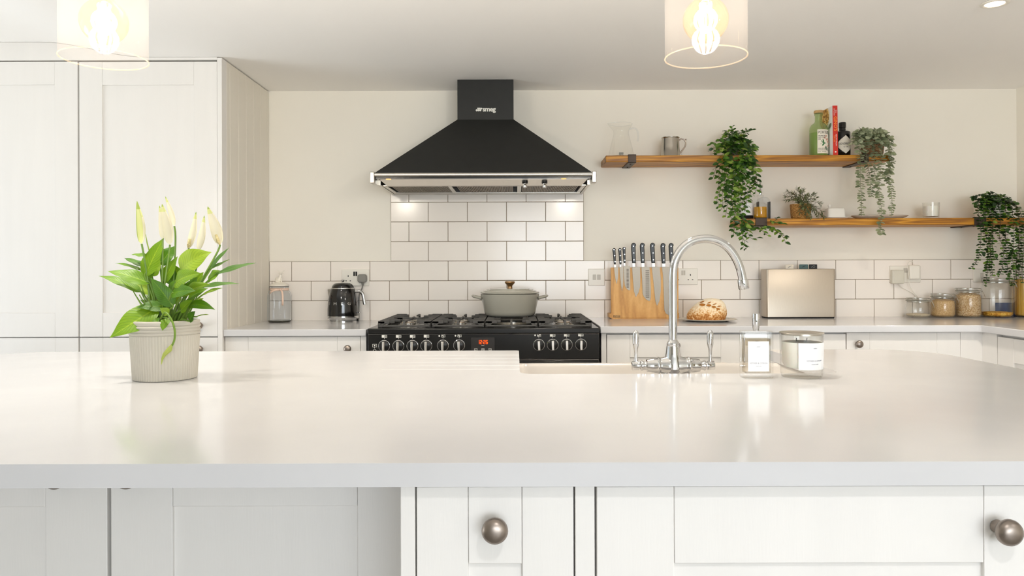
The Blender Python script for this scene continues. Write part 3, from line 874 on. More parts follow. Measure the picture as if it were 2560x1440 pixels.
for (u0, u1, nm) in ((KX0 + .003, mx - .002, 0), (mx + .002, KX1 - .003, 1)):
    b = MB(); b.box(u0, u1, KY - .004, KY + .0115, .22, .768); d = b.build('oven_door', MT['black'], ck, bevel=.004)
    b = MB(); b.tube([(u0 + .03, KY - .045, .745), (u1 - .03, KY - .045, .745)], .009, 14)
    for x in (u0 + .05, u1 - .05): b.tube([(x, KY - .004, .745), (x, KY - .045, .745)], .006, 12)
    b.build('handle', MT['chrome'], d)
b = MB(); b.box(KX0 + .003, KX1 - .003, KY - .002, KY + .0115, .10, .215); b.build('storage_drawer', MT['black'], ck, bevel=.003)
b = MB(); b.box(KX0 + .004, KX1 - .004, KY - .0025, KY + .002, .7695, .7712); b.box(KX0 + .003, KX1 - .003, KY - .0035, KY + .002, .8805, .8818)
b.build('chrome_trim', MT['chrome'], ck, smooth=False)
knobs = [(960.5, 864.5), (996, 864.5), (1031, 864.3), (1065.7, 864), (1107, 863.5), (1147.5, 863), (1346.5, 861.8), (1381, 861.6), (1416, 861.3), (1451.5, 861)]
for i, (px, py) in enumerate(knobs):
    x, z = kx(px), kz(px, py)
    rot = T(x, KY, z) @ Matrix.Rotation(PI / 2, 4, 'X')
    b = MB(); b.lathe([(0, .0), (.0245, 0), (.0252, .004), (.0240, .0065), (.0232, .0062), (.0222, .0075), (.0215, .017), (.0195, .0185), (0, .0188)], n=36, mat=rot)
    k = b.build('control_knob', MT['blackplastic'], ck)
    b = MB(); b.lathe([(.0236, .0061), (.0253, .0045), (.0250, .0078), (.0232, .0084), (.0226, .0072)], n=36, mat=rot)
    b.build('chrome_ring', MT['chrome'], k)
    tw = (0, 0, 0, 0, 0, -.03, -.05, -.03, -.02, 0)[i]
    b = MB(); b.box(-.0048, .0048, -.033, -.018, -.0205, .0185, 0, T(x, KY, z) @ Matrix.Rotation(tw, 4, 'Y'))
    b.build('pointer_bar', MT['railsteel'], k, bevel=.0012, label='brushed pointer bar')
# printed symbols above each knob
b = MB()
def outline(b, x, z, w, h, t, y, mi=0):
    b.box(x - w, x + w, y, y + .0006, z + h - t, z + h, mi); b.box(x - w, x + w, y, y + .0006, z - h, z - h + t, mi)
    b.box(x - w, x - w + t, y, y + .0006, z - h, z + h, mi); b.box(x + w - t, x + w, y, y + .0006, z - h, z + h, mi)
yM = KY - .0006
for i, (px, py) in enumerate(knobs):
    b = MB(); x, z = kx(px), kz(px, py) + .0405
    b.box(x - .0006, x + .0006, yM, yM + .0006, z - .011, z - .004)
    if i in (4, 5, 6):
        x2 = x + .001
        outline(b, x2, z, .0085, .0055, .0012, yM)
        b.box(x2 - .0085, x2, yM, yM + .0006, (z if i != 6 else z - .005), (z + .005 if i != 6 else z))
        b.box(x2 - .001, x2 + .001, yM, yM + .0006, z - .005, z + .005)
        b.box(x2 + .0005, x2 + .008, yM, yM + .0006, z - .0005, z + .0007)
        if i == 6: b.box(x2, x2 + .008, yM, yM + .0006, z, z + .005)
        b.lathe([(0, 0), (.0035, 0), (.0035, .0006), (0, .0006)], n=16, mat=T(x - .016, KY - .0001, z) @ Matrix.Rotation(PI / 2, 4, 'X'))
    else:
        outline(b, x, z, .0115, .006, .0012, yM)
        b.box(x - .0103, x + .0005, yM, yM + .0006, z - .0048, z + .0048)
        for (ux, uz) in ((.003, .0025), (.007, .0025), (.003, -.0025), (.007, -.0025)):
            b.lathe([(.0012, 0), (.0018, 0), (.0018, .0006), (.0012, .0006)], n=10, mat=T(x + ux, KY - .0001, z + uz) @ Matrix.Rotation(PI / 2, 4, 'X'))
        k = (i % 4)
        ux, uz = ((.003, -.0025), (.003, .0025), (.007, -.0025), (.007, .0025))[k]
        b.lathe([(0, 0), (.002, 0), (.002, .0006), (0, .0006)], n=10, mat=T(x + ux, KY - .0001, z + uz) @ Matrix.Rotation(PI / 2, 4, 'X'))
    b.build('printed_symbol', MT['mark'], ck, smooth=False, label='white printed knob symbol')
b = MB(); x, z = kx(936), kz(936, 864)
outline(b, x, z, .0095, .0065, .0012, yM); b.box(x - .003, x + .003, yM, yM + .0006, z - .003, z + .003); b.box(x - .0007, x + .0007, yM, yM + .0006, z - .012, z - .006)
b.lathe([(.0055, 0), (.0066, 0), (.0066, .0006), (.0055, .0006)], n=16, mat=T(kx(936), KY - .0001, kz(936, 877)) @ Matrix.Rotation(PI / 2, 4, 'X'))
b.build('printed_symbol', MT['mark'], ck, smooth=False, label='white printed light symbol')
# clock display
px0, px1 = 1177, 1236
b = MB(); b.box(kx(px0), kx(px1), KY - .0012, KY + .001, .7795, kz(1206, 843.5)); dp = b.build('clock_display', pm('smoked_display', (46, 44, 43), 0.25), ck, smooth=False)
def seg7(b, ch, x, z, w, h, t, y):
    on = {'1': 'bc', '2': 'abged', '6': 'afgedc'}[ch]
    S = {'a': (x, x + w, z + 2 * h - t, z + 2 * h), 'g': (x, x + w, z + h - t / 2, z + h + t / 2), 'd': (x, x + w, z, z + t),
         'b': (x + w - t, x + w, z + h, z + 2 * h), 'c': (x + w - t, x + w, z, z + h), 'f': (x, x + t, z + h, z + 2 * h), 'e': (x, x + t, z, z + h)}
    for k in on: a = S[k]; b.box(a[0], a[1], y, y + .0006, a[2], a[3])
b = MB(); z = kz(1206, 860); x = kx(1193.5); yy = KY - .0018
for ch in '12:26':
    if ch == ':':
        for dz in (.004, .011): b.box(x, x + .002, yy, yy + .0006, z + dz, z + dz + .002)
        x += .0042
    else:
        seg7(b, ch, x, z, .0078, .0082, .0019, yy); x += .0104
b.build('clock_digits', MT['led'], dp, smooth=False, label='orange digits reading 12:26')
b = MB()
for i, px in enumerate((1189, 1206.7, 1224.3)):
    x, z = kx(px), kz(px, 875)
    outline(b, x, z, .0066, .0066, .0011, yy)
    if i != 1: b.box(x - .003, x + .003, yy, yy + .0006, z - .0007, z + .0007)
    if i == 2: b.box(x - .0007, x + .0007, yy, yy + .0006, z - .003, z + .003)
    if i == 1: outline(b, x, z, .0036, .0036, .0009, yy); b.box(x, x + .0036, yy, yy + .0006, z - .0004, z + .0004)
b.box(kx(1203), kx(1210), yy, yy + .0006, kz(1206, 864.2), kz(1206, 863.4)); 
b.build('display_buttons', MT['mark'], dp, smooth=False)
# burners and pan supports
gx = [(kx(939), kx(1073)), (kx(1076), kx(1209)), (kx(1212), kx(1344)), (kx(1347), kx(1482))]
def burner(x, y, r, wok=False):
    b = MB()
    b.lathe([(0, 0), (r * 1.28, 0), (r * 1.3, .003), (r * 1.05, .005), (r, .0055), (r, .012), (r * .96, .0125), (0, .0125)], (x, y, KT + .0003), 40, rib=0)
    b.lathe([(r * .90, .006), (r * 1.02, .006), (r * 1.02, .0115), (r * .9, .0115)], (x, y, KT + .0003), 60, rib=-.0018, ribn=2)
    bb = b.build('burner', MT['steel'], ck, label='silver gas burner')
    b = MB(); b.lathe([(0, .0127), (r * .82, .0127), (r * .84, .0145), (r * .78, .0172), (r * .5, .018), (0, .018)], (x, y, KT + .0003), 36)
    if wok: b.lathe([(r * .9, .0127), (r * 1.02, .0127), (r * 1.02, .016), (r * .9, .0165)], (x, y, KT + .0003), 40)
    b.build('burner_cap', MT['nickel'] if not wok else MT['black'], bb)
for i, (g0, g1) in enumerate(gx):
    xc = (g0 + g1) / 2; ya, yb = KY + .045, WY - .075
    if i == 2: burner(xc, (ya + yb) / 2 - .055, .068, True)
    else:
        burner(xc, ya + .115, (.034, .028, 0, .036)[i]); burner(xc, yb - .12, (.026, .036, 0, .028)[i])
    b = MB(); zt = KT + .029; lo = KT + .0035
    # low frame and corner feet
    for (x0, x1, y0, y1) in ((g0, g1, ya - .004, ya + .008), (g0, g1, yb - .008, yb + .004)):
        b.box(x0 + .004, x1 - .004, y0, y1, lo, lo + .007)
    for x in (g0, g1 - .012):
        b.box(x, x + .012, ya, yb, lo + .005, lo + .016)
        for y in (ya + .002, (ya + yb) / 2, yb - .014): b.box(x, x + .012, y, y + .012, KT, lo + .016)
    # stepped fingers reaching in from both sides
    ny = 13
    for k in range(ny):
        y = ya + .004 + (yb - ya - .018) * k / (ny - 1)
        L = (.050, .066, .034, .078, .056, .034, .070, .034, .056, .078, .034, .066, .050)[k]
        if i == 2 and 3 <= k <= 9: L = .034
        for sgn, x in ((1, g0), (-1, g1)):
            xa, xb = (x, x + L) if sgn > 0 else (x - L, x)
            b.box(xa, xb, y, y + .012, zt - .0125, zt)
            w_ = .018 if k not in (0, ny - 1) else .030
            q = [(x, lo), (x + sgn * w_ * .55, lo), (x + sgn * w_, zt - .012), (x + sgn * w_, zt - .001), (x, zt - .001)]
            b.prism(q, y, y + .012)
    # centre bars front and back that rise from the frame and point at the flame
    if i != 2:
        for (yf, dr) in ((ya, 1), (yb - .009, -1)):
            b.prism([(yf, lo), (yf + dr * .009, lo), (yf + dr * .011, zt - .011), (yf + dr * .085, zt - .008), (yf + dr * .085, zt), (yf + dr * .004, zt), (yf, zt - .006)], xc - .005, xc + .005, plane='yz')
        ym = (ya + yb) / 2
        b.box(g0 + .012, g1 - .012, ym - .005, ym + .005, zt - .010, zt - .001)
        b.box(xc - .005, xc + .005, ym - .06, ym + .06, zt - .010, zt)
    else:
        yc = (ya + yb) / 2 - .055
        for a in range(6):
            an = PI / 2 + a * PI / 3
            b.tube([(xc + .105 * math.cos(an), yc + .105 * math.sin(an), zt - .005), (xc + .06 * math.cos(an), yc + .06 * math.sin(an), zt - .005)], .005, 6)
        b.prism([(ya, lo), (ya + .009, lo), (ya + .011, zt - .011), (ya + .06, zt - .009), (ya + .06, zt), (ya + .004, zt), (ya, zt - .006)], xc - .005, xc + .005, plane='yz')
    b.build('pan_support', MT['iron'], ck, bevel=.0016, label='cast iron pan support')

# ------------------------------------------------------------------ hood
HX = -.1425
hd = thing('cooker_hood', 'large black chimney cooker hood with a steel front rail above the cooker', 'hood', (HX, 3.6, 1.545))
b = MB(); b.box(HX - .1365, HX + .1365, 3.603, WY - .002, 1.885, ceil_z(0) - .001); chim = b.build('chimney', MT['hoodblack'], hd, bevel=.0015)
HF = 3.34; hw = .4875
b = MB()
z0, z1, z2 = 1.590, 1.598, 1.8895
lo0 = [(HX - hw, HF, z0), (HX + hw, HF, z0), (HX + hw, WY - .003, z0), (HX - hw, WY - .003, z0)]
lo = [(HX - hw, HF, z1), (HX + hw, HF, z1), (HX + hw, WY - .003, z1), (HX - hw, WY - .003, z1)]
up = [(HX - .1365, 3.604, z2), (HX + .1365, 3.604, z2), (HX + .1365, WY - .003, z2), (HX - .1365, WY - .003, z2)]
loops(b, [lo0, lo, up]); b.build('canopy', MT['hoodblack'], hd, smooth=False)
b = MB(); b.box(HX - hw, HX + hw, HF + .006, HF + .03, 1.5705, 1.590); b.box(HX - hw, HX + hw, HF + .02, WY - .003, 1.583, 1.590)
b.build('black_lip', MT['black'], hd, smooth=False)
b = MB(); b.tube([(HX - hw - .004, HF - .006, 1.586), (HX + hw + .004, HF - .006, 1.586)], .0078, 16); b.build('front_rail', MT['railsteel'], hd)
for sg in (-1, 1):
    xa = HX + sg * (hw + .0015); xb = HX + sg * (hw + .0215)
    b = MB(); b.box(min(xa, xb), max(xa, xb), HF - .018, HF + .06, 1.5475, 1.599); b.build('rail_bracket', MT['steel'], hd, bevel=.003)
    xs_ = HX + sg * (hw + .0015); xe = HX + sg * (hw - .012)
    b = MB(); b.prism([(HF + .061, 1.5475), (HF + .061, 1.5695), (HF + .10, 1.5825), (WY - .003, 1.5825), (WY - .003, 1.5445)], min(xs_, xe), max(xs_, xe), plane='yz')
    b.build('side_panel', MT['steel'], hd, smooth=False)
b = MB()
b.add([(HX - hw + .013, HF + .031, 1.570), (HX + hw - .013, HF + .031, 1.570), (HX + hw - .035, HF + .105, 1.5485), (HX - hw + .035, HF + .105, 1.5485),
       (HX - hw + .013, HF + .031, 1.5735), (HX + hw - .013, HF + .031, 1.5735), (HX + hw - .035, HF + .105, 1.552), (HX - hw + .035, HF + .105, 1.552)],
      [(0, 3, 2, 1), (4, 5, 6, 7), (0, 1, 5, 4), (1, 2, 6, 5), (2, 3, 7, 6), (3, 0, 4, 7)])
cp = b.build('control_strip', MT['railsteel'], hd, smooth=False)
for px in (1313, 1362):
    x = (px - 1288) / (F / (HF + .06)); p = Vector((x, HF + .062, 1.5605))
    M = Matrix.Translation(p) @ Matrix.Rotation(math.radians(164), 4, 'X')
    b = MB(); b.lathe([(0, -.002), (.0135, -.002), (.0135, .006), (.011, .0075), (0, .0075)], n=24, mat=M); kb = b.build('hood_knob', MT['black'], hd)
    b = MB(); b.lathe([(.0068, .0076), (.0068, .014), (.009, .0155), (.009, .026), (.0075, .028), (0, .028)], n=20, mat=M); b.build('knob_cap', MT['chrome'], kb)
b = MB()
b.box(HX - hw + .0135, HX + hw - .0135, HF + .106, HF + .125, 1.5475, 1.553)
b.box(HX - hw + .0135, HX + hw - .0135, WY - .07, WY - .004, 1.5445, 1.553)
for x in (-hw + .024, -.163, .163, hw - .024): b.box(HX + x - .0095, HX + x + .0095, HF + .1255, WY - .0705, 1.5475, 1.5545)
b.build('underside_frame', MT['steel'], hd, bevel=.001)
for i, x in enumerate((-.3085, 0, .3085)):
    b = MB(); x0, x1 = HX + x - .133 , HX + x + .133
    n = 34
    for k in range(n):
        u = x0 + (x1 - x0) * k / n; w = (x1 - x0) / n
        b.box(u + w * .2, u + w * .8, HF + .128, WY - .073, 1.5502, 1.5555)
    b.box(x0, x1, HF + .127, WY - .072, 1.5535, 1.5575)
    b.build('grease_filter', MT['filtermesh'], hd, smooth=False)
for px in (972, 1410):
    x = (px - 1288) / (F / (HF + .02)); b = MB(); b.lathe([(0, 0), (.012, 0), (.012, .0025), (0, .0025)], (x, HF + .02, 1.5678), 20); b.build('hood_lamp', emis('warm_hood_lamp', (255, 200, 130), 1.2), hd)
# maker's name with its row of dots
b = MB(); zc = HC - (273 - 676) / (F / 3.603); ss = F / 3.603; yl = 3.6022
vs, fs = text_geo('smeg', .0325, .0008, 'LEFT', .92)
put_text(b, 'smeg', .0325, ((1208 - 1288) / ss, yl, zc), .0008, align='LEFT', space=.92, bold=True)
for (px, py, r) in ((1193, 275.5, 2.6), (1197.5, 275.5, 2.6), (1202, 275.3, 2.6), (1196.5, 271, 2.2), (1201, 271, 2.2), (1205.3, 271.2, 2.0)):
    b.lathe([(0, 0), (r / ss, 0), (r / ss, .0008), (0, .0008)], n=18, mat=T((px - 1288) / ss, yl + .0004, HC - (py - 676) / ss) @ Matrix.Rotation(PI / 2, 4, 'X'))
b.build('maker_lettering', MT['mark'], hd, smooth=False, label='white lowercase lettering with six dots')

# ------------------------------------------------------------------ casserole on the third pan support
PX, PY = (1274.5 - 1288) / 1850 * 3.545, 3.545
PZ = KT + .0293
cs = thing('casserole_pot', 'grey-green enamelled casserole with lid on the hob', 'casserole', (PX, PY, PZ))
b = MB()
b.lathe([(0, 0), (.098, 0), (.110, .003), (.1185, .010), (.123, .022), (.1395, .100), (.141, .1055), (.1375, .107), (.130, .105), (.116, .02), (0, .012)], (PX, PY, PZ), 64)
b.build('pot_body', MT['sage'], cs)
for sg in (-1, 1):
    b = MB(); pts = []
    for k in range(13):
        a = -1 + 2 * k / 12
        pts.append((PX + sg * (.1335 + .042 * (1 - abs(a) ** 2.6)), PY + .043 * a, PZ + .0865 + .010 * (1 - abs(a) ** 2)))
    b.tube(pts, [.0085 if 0 < k < 12 else .010 for k in range(13)], 12, flat=.75); b.build('handle', MT['sage'], cs)
b = MB()
b.lathe([(0, .1085), (.135, .1085), (.1405, .1095), (.1415, .1125), (.138, .1165), (.128, .119), (.1275, .1215), (.112, .1245), (.1115, .127), (.095, .1285), (.0945, .131), (.075, .1325), (.03, .1335), (0, .1335)], (PX, PY, PZ), 64)
ld = b.build('lid', MT['sage'], cs, angle=30)
b = MB(); b.lathe([(0, .1336), (.0125, .1336), (.0115, .140), (.013, .147), (.022, .156), (.0245, .1605), (.0235, .1655), (.014, .1675), (0, .168)], (PX, PY, PZ), 32); b.build('lid_knob', MT['bronze'], ld, label='bronze lid knob')

# ------------------------------------------------------------------ kettle
ZL = .900
KXc, KYc = (857 - 1288) / 1850 * 3.738, 3.738
kt = thing('electric_kettle', 'glossy black kettle with chrome handle on the left worktop', 'kettle', (KXc, KYc, ZL))
b = MB(); b.lathe([(0, .006), (.066, .006), (.068, .0145), (0, .0145)], (KXc, KYc, ZL), 48)
for q in range(3):
    b.lathe([(.060, 0), (.0775, 0), (.0775, .0148), (.060, .0148)], (KXc, KYc, ZL), 8, a0=-PI / 2 - .22 + q * 2 * PI / 3, a1=-PI / 2 + .18 + q * 2 * PI / 3)
b.lathe([(.064, 0), (.068, 0), (.068, .004), (.064, .004)], (KXc, KYc, ZL), 40)
b.build('power_base', MT['chrome'], kt)
b = MB(); b.lathe([(0, .0145), (.0775, .0145), (.0785, .018), (.0780, .028), (0, .028)], (KXc, KYc, ZL), 48); b.build('chrome_band', MT['chrome'], kt)
b = MB(); kprof = [(0, .0285), (.0765, .0285), (.0765, .06), (.0745, .09), (.0715, .115), (.0665, .140), (.0615, .158), (.059, .1635), (0, .1635)]
b.lathe(kprof, (KXc, KYc, ZL), 64); kb = b.build('kettle_body', MT['bottleglass'], kt, angle=50)
b = MB(); b.lathe([(0, .1637), (.0595, .1637), (.060, .1655), (.0588, .1685), (0, .1685)], (KXc, KYc, ZL), 48); b.build('chrome_collar', MT['chrome'], kt)
b = MB(); b.lathe([(0, .1687), (.0555, .1687), (.054, .176), (.047, .186), (.037, .192), (.022, .1945), (0, .195)], (KXc, KYc, ZL), 48); l = b.build('lid', MT['bottleglass'], kt)
b = MB(); b.lathe([(0, .195), (.005, .195), (.0045, .199), (.009, .2025), (.0095, .206), (.006, .2095), (0, .2102)], (KXc, KYc, ZL), 24); b.build('lid_knob', MT['chrome'], l)
b = MB()   # pouring lip
b.add([(KXc - .054, KYc - .02, ZL + .1625), (KXc - .054, KYc + .02, ZL + .1625), (KXc - .0765, KYc, ZL + .1605), (KXc - .071, KYc - .004, ZL + .118), (KXc - .071, KYc + .004, ZL + .118)],
      [(0, 2, 1), (0, 3, 2), (1, 2, 4), (2, 3, 4), (0, 1, 4, 3)]); b.build('spout', MT['chrome'], kt, smooth=False)
b = MB(); hp = catmull([(KXc + .060, KYc, ZL + .150), (KXc + .075, KYc, ZL + .1515), (KXc + .089, KYc, ZL + .149), (KXc + .099, KYc, ZL + .140), (KXc + .104, KYc, ZL + .125), (KXc + .109, KYc, ZL + .095), (KXc + .1115, KYc, ZL + .083)], 4)
b.tube(hp, [.0085] * 4 + [.0088] * (len(hp) - 6) + [.0088, .0068], 18); b.build('handle', MT['chrome'], kt)
b = MB(); b.tube([(KXc + .072, KYc - .01, ZL + .045), (KXc + .083, KYc - .012, ZL + .045)], .0028, 10); b.ball((KXc + .086, KYc - .0125, ZL + .045), .0048, 14, 10); b.build('switch_lever', MT['chrome'], kt)
b = MB()
for ch, ang in (('S', -.84), ('M', -.30), ('E', .17), ('G', .64)):
    wrap_text(b, ch, .0185, (KXc, KYc), .0742, ang, ZL + .0905, .0014, sx=1.3, slope=-.10)
b.build('maker_letters', MT['chrome'], kb, smooth=False, label='raised chrome capital letters')

# ------------------------------------------------------------------ ribbed jar with a stag lid
JX, JY = (698.5 - 1288) / 1850 * 3.695, 3.695
dj = thing('storage_jar', 'ribbed glass jar with a white stag lid and pink ribbon, left of the kettle', 'jar', (JX, JY, ZL))
b = MB(); b.lathe([(0, .0015), (.050, .0015), (.055, .006), (.0565, .014), (.0565, .130), (.053, .145), (.045, .156), (.0435, .168), (.0435, .176)], (JX, JY, ZL), 72, rib=.0024, ribn=2)
b.lathe([(0, .008), (.050, .009), (.053, .014), (.053, .128), (.049, .142), (.0415, .154), (.0405, .176)], (JX, JY, ZL), 48)
b.build('jar_body', MT['glassgrey'], dj)
b = MB(); b.lathe([(0, .0005), (.050, .0005), (.0545, .003), (.0565, .0075), (.052, .0085), (0, .0085)], (JX, JY, ZL), 48); b.build('jar_base', pm('dark_glass_base', (86, 84, 68), 0.2, trans=0.3), dj)
b = MB(); b.lathe([(0, .179), (.047, .179), (.048, .1815), (.047, .185), (.040, .188), (.030, .193), (.020, .198), (0, .199)], (JX, JY, ZL), 48); ld = b.build('lid', MT['ceramic'], dj)
b = MB(); b.lathe([(.038, .1765), (.045, .1765), (.046, .1788), (.038, .1788)], (JX, JY, ZL), 48); b.build('seal', MT['dark'], ld)
b = MB()
zc = ZL + .196
b.ball((JX - .004, JY, zc + .014), .014, 18, 12, sx=1.25, sy=.8, sz=1.1)
b.tube([(JX - .003, JY, zc + .016), (JX + .006, JY, zc + .028), (JX + .0075, JY, zc + .042)], [.012, .0085, .006], 14)
b.ball((JX + .008, JY - .003, zc + .046), .0065, 14, 10, sx=.85, sy=1.5, sz=.9)
b.tube([(JX + .010, JY - .006, zc + .022), (JX + .0125, JY - .008, zc + .008), (JX + .0135, JY - .010, zc)], [.0045, .0035, .003], 10)
b.tube([(JX - .014, JY - .008, zc + .008), (JX - .002, JY - .013, zc + .003), (JX + .008, JY - .014, zc + .001)], [.006, .0045, .003], 10)
for sg in (-1, 1):
    b.tube([(JX + .008 + sg * .003, JY, zc + .050), (JX + .008 + sg * .012, JY, zc + .056), (JX + .008 + sg * .019, JY, zc + .062)], [.0016, .0014, .0008], 8)
    b.tube([(JX + .008 + sg * .010, JY, zc + .055), (JX + .008 + sg * .011, JY, zc + .063)], [.0013, .0007], 8)
    b.ball((JX + .008 + sg * .009, JY, zc + .046), .0035, 10, 8, sx=1.5, sy=.5, sz=.6)
b.build('stag_figure', MT['ceramic'], ld, label='seated stag figure knob')
b = MB(); b.lathe([(.0435, .157), (.0455, .1585), (.0455, .1675), (.0435, .169)], (JX, JY, ZL), 48)
def band(b, pts, w, dirn=(0, 0, 1)):
    vs, fs = [], []
    d = Vector(dirn)
    for p in pts: vs += [Vector(p) - d * w / 2, Vector(p) + d * w / 2]
    for i in range(len(pts) - 1): a = 2 * i; fs.append((a, a + 1, a + 3, a + 2))
    b.add(vs, fs)
yr = JY - .047
band(b, [(JX + .02, yr, ZL + .163), (JX - .005, yr - .006, ZL + .160), (JX - .022, yr - .004, ZL + .153), (JX - .036, yr + .006, ZL + .143)], .008)
band(b, [(JX + .02, yr, ZL + .163), (JX + .005, yr - .004, ZL + .166), (JX - .03, yr + .008, ZL + .156)], .006)
band(b, [(JX + .02, yr, ZL + .162), (JX + .030, yr - .006, ZL + .152), (JX + .034, yr - .012, ZL + .135), (JX + .035, yr - .013, ZL + .105), (JX + .034, yr - .012, ZL + .085)], .009, (1, 0, 0))
b.ball((JX + .02, yr - .002, ZL + .163), .005, 10, 8)
b.build('ribbon', MT['ribbon'], dj, solid=.0008)

# ------------------------------------------------------------------ sockets and switches
YS = WY - .0088
def plate(px0, px1, py0, py1):
    D = YS - .008; s = F / D; hz = 676 - ROLL * ((px0 + px1) / 2 - 1288)
    return (px0 - 1288) / s, (px1 - 1288) / s, HC - (py1 - hz) / s, HC - (py0 - hz) / s
def socket(label, px, kind, group='white wall plates'):
    x0, x1, z0, z1 = plate(*px)
    r = thing('wall_socket' if kind != 'switch' else 'wall_switch', label, 'socket' if kind != 'switch' else 'switch', ((x0 + x1) / 2, YS, z0), group)
    b = MB(); b.box(x0, x1, YS - .0085, YS + .0006, z0, z1); b.build('plate', MT['whiteplastic'], r, bevel=.003)
    y = YS - .0086; xc, zc = (x0 + x1) / 2, (z0 + z1) / 2
    if kind == 'switch':
        for dx in (-.0115, .0115):
            b = MB(); b.box(xc + dx - .0085, xc + dx + .0085, y - .0025, y + .001, zc - .0135, zc + .0135); b.build('rocker', MT['rocker'], r, bevel=.0012)
        return r
    if kind == 'single':
        b = MB(); b.box(xc - .008, xc + .008, y - .0025, y + .001, zc - .013, zc + .013); b.build('rocker', MT['rocker'], r, bevel=.0012); return r
    for dx in (-.0055, .0055):
        b = MB(); b.box(xc + dx - .0042, xc + dx + .0042, y - .0025, y + .001, zc + .008, zc + .031)
        b.build('rocker', MT['rocker'] if kind == 'double' else MT['blackplastic'], r, bevel=.0008)
    b = MB()
    for dx in (-.0365, .0365):
        b.box(xc + dx - .0022, xc + dx + .0022, y - .0004, y + .001, zc + .004, zc + .0125)
        for sx in (-1, 1): b.box(xc + dx + sx * .011 - .0034, xc + dx + sx * .011 + .0034, y - .0004, y + .001, zc - .0185, zc - .0145)
    b.build('socket_holes', MT['dark'], r, smooth=False)
    return r
s1 = socket('white double socket with black charging ports behind the kettle', (854, 922.5, 673, 715), 'usb')
socket('white two-gang switch plate left of the knife board', (1471, 1512, 672, 714), 'switch')
socket('white double socket between the knife board and the bread, behind the tap', (1672, 1744.5, 671, 712), 'double')
socket('white double socket holding two chargers, above the small empty jar', (2225, 2302, 664.5, 706), 'double')
socket('white single switch plate half hidden by the dark trailing plant', (2434, 2475, 672, 705.5), 'single')
# grey plug of the kettle
D = YS - .02
p = wp(906, 696, D)
pg = thing('mains_plug', 'grey plug in the socket behind the kettle, its lead running down', 'plug', (p.x, YS - .0092, p.z))
b = MB(); pl = [(p.x + .0235 * c, p.z + .0215 * s_) for c, s_ in [(math.copysign(abs(math.cos(a)) ** .55, math.cos(a)), math.copysign(abs(math.sin(a)) ** .55, math.sin(a))) for a in [2 * PI * i / 28 for i in range(28)]]]
b.prism(pl, YS - .0335, YS - .0092); b.build('plug_body', MT['greyplastic'], pg, bevel=.004)
b = MB(); b.tube([(p.x + .003, YS - .022, p.z - .019), (p.x + .002, YS - .022, p.z - .03), (p.x + .001, YS - .02, p.z - .038)], [.0085, .006, .0035], 12)
ct = catmull([(p.x + .001, YS - .02, p.z - .037), (p.x - .004, YS - .016, p.z - .055), (p.x - .016, YS - .012, p.z - .078), (p.x - .020, YS - .008, p.z - .11), (p.x - .022, YS - .006, ZL + .012), (p.x - .022, YS - .006, ZL + .004)], 5)
b.tube(ct, .0032, 10); b.build('lead', MT['greyplastic'], pg)
# two white chargers
def charger(label, px0, px1, py0, py1, dep, mat, cable):
    a = wp(px0, py0, YS - dep); c = wp(px1, py1, YS - dep)
    r = thing('phone_charger', label, 'charger', ((a.x + c.x) / 2, YS - .0092, (a.z + c.z) / 2), 'white phone chargers')
    b = MB(); b.box(a.x, c.x, YS - dep, YS - .0092, c.z, a.z); b.build('charger_body', mat, r, bevel=.006, segs=3)
    b = MB(); b.tube(catmull([wp(x, y, YS - d) for x, y, d in cable], 6), .0016, 8); b.build('charging_cable', MT['whiteplastic'], r)
charger('pale grey charger in the left half of the socket above the jars', 2231, 2262, 675, 709.5, .034, pm('pale_grey_plastic', (214, 210, 196), .35), [(2248, 709.5, .02), (2256, 719, .018), (2272, 728, .012), (2284, 735, .012), (2290, 742, .014), (2292, 760, .016)])
charger('white charger in the right half of the socket with a looping cable', 2274.5, 2301, 663, 698, .034, MT['whiteplastic'], [(2287, 664, .02), (2282, 654, .022), (2273, 655, .024), (2269, 664, .036), (2272, 690, .038), (2274, 712, .024), (2285, 732, .012), (2296, 744, .012), (2300, 762, .014)])
# ------------------------------------------------------------------ magnetic knife board
BD = 3.705; bs = F / BD
def bx_(px): return (px - 1288) / bs
def bz(py, px=1610): return HC - (py - 676 + ROLL * (px - 1288)) / bs
kb_ = thing('knife_board', 'upright magnetic oak knife board on the worktop behind the tap', 'knife holder', (bx_(1612), BD, ZT))
b = MB(); b.box(bx_(1528), bx_(1696), BD, BD + .024, ZT + .003, bz(668.5)); b.build('board', MT['oak'], kb_, bevel=.0015)
b = MB(); b.prism([(bx_(1523.8), bz(783.5)), (bx_(1523.8), ZT + .006), (bx_(1530.5), ZT), (bx_(1700), ZT), (bx_(1700), bz(783.5))], BD + .0245, BD + .085); b.build('foot', MT['oak'], kb_, bevel=.001)
b = MB(); b.prism([(bx_(1523.8), bz(783.5)), (bx_(1523.8), ZT + .006), (bx_(1530.5), ZT), (bx_(1533), ZT), (bx_(1533), bz(783.5))], BD - .001, BD + .0245); b.box(bx_(1533), bx_(1697), BD - .0005, BD + .024, ZT, ZT + .0028); b.build('base_edge', MT['oak'], kb_, smooth=False)
b = MB(); outline(b, bx_(1541.7), bz(790.8), .017, .0055, .001, BD - .0012); put_text(b, 'ProCook', .0085, (bx_(1541.7), BD - .0012, bz(790.8)), .0006); b.build('maker_mark', MT['darkmark'], kb_, smooth=False)
def c3(x, y): return 1510 + x / 6.545, 590 + y / 6.545
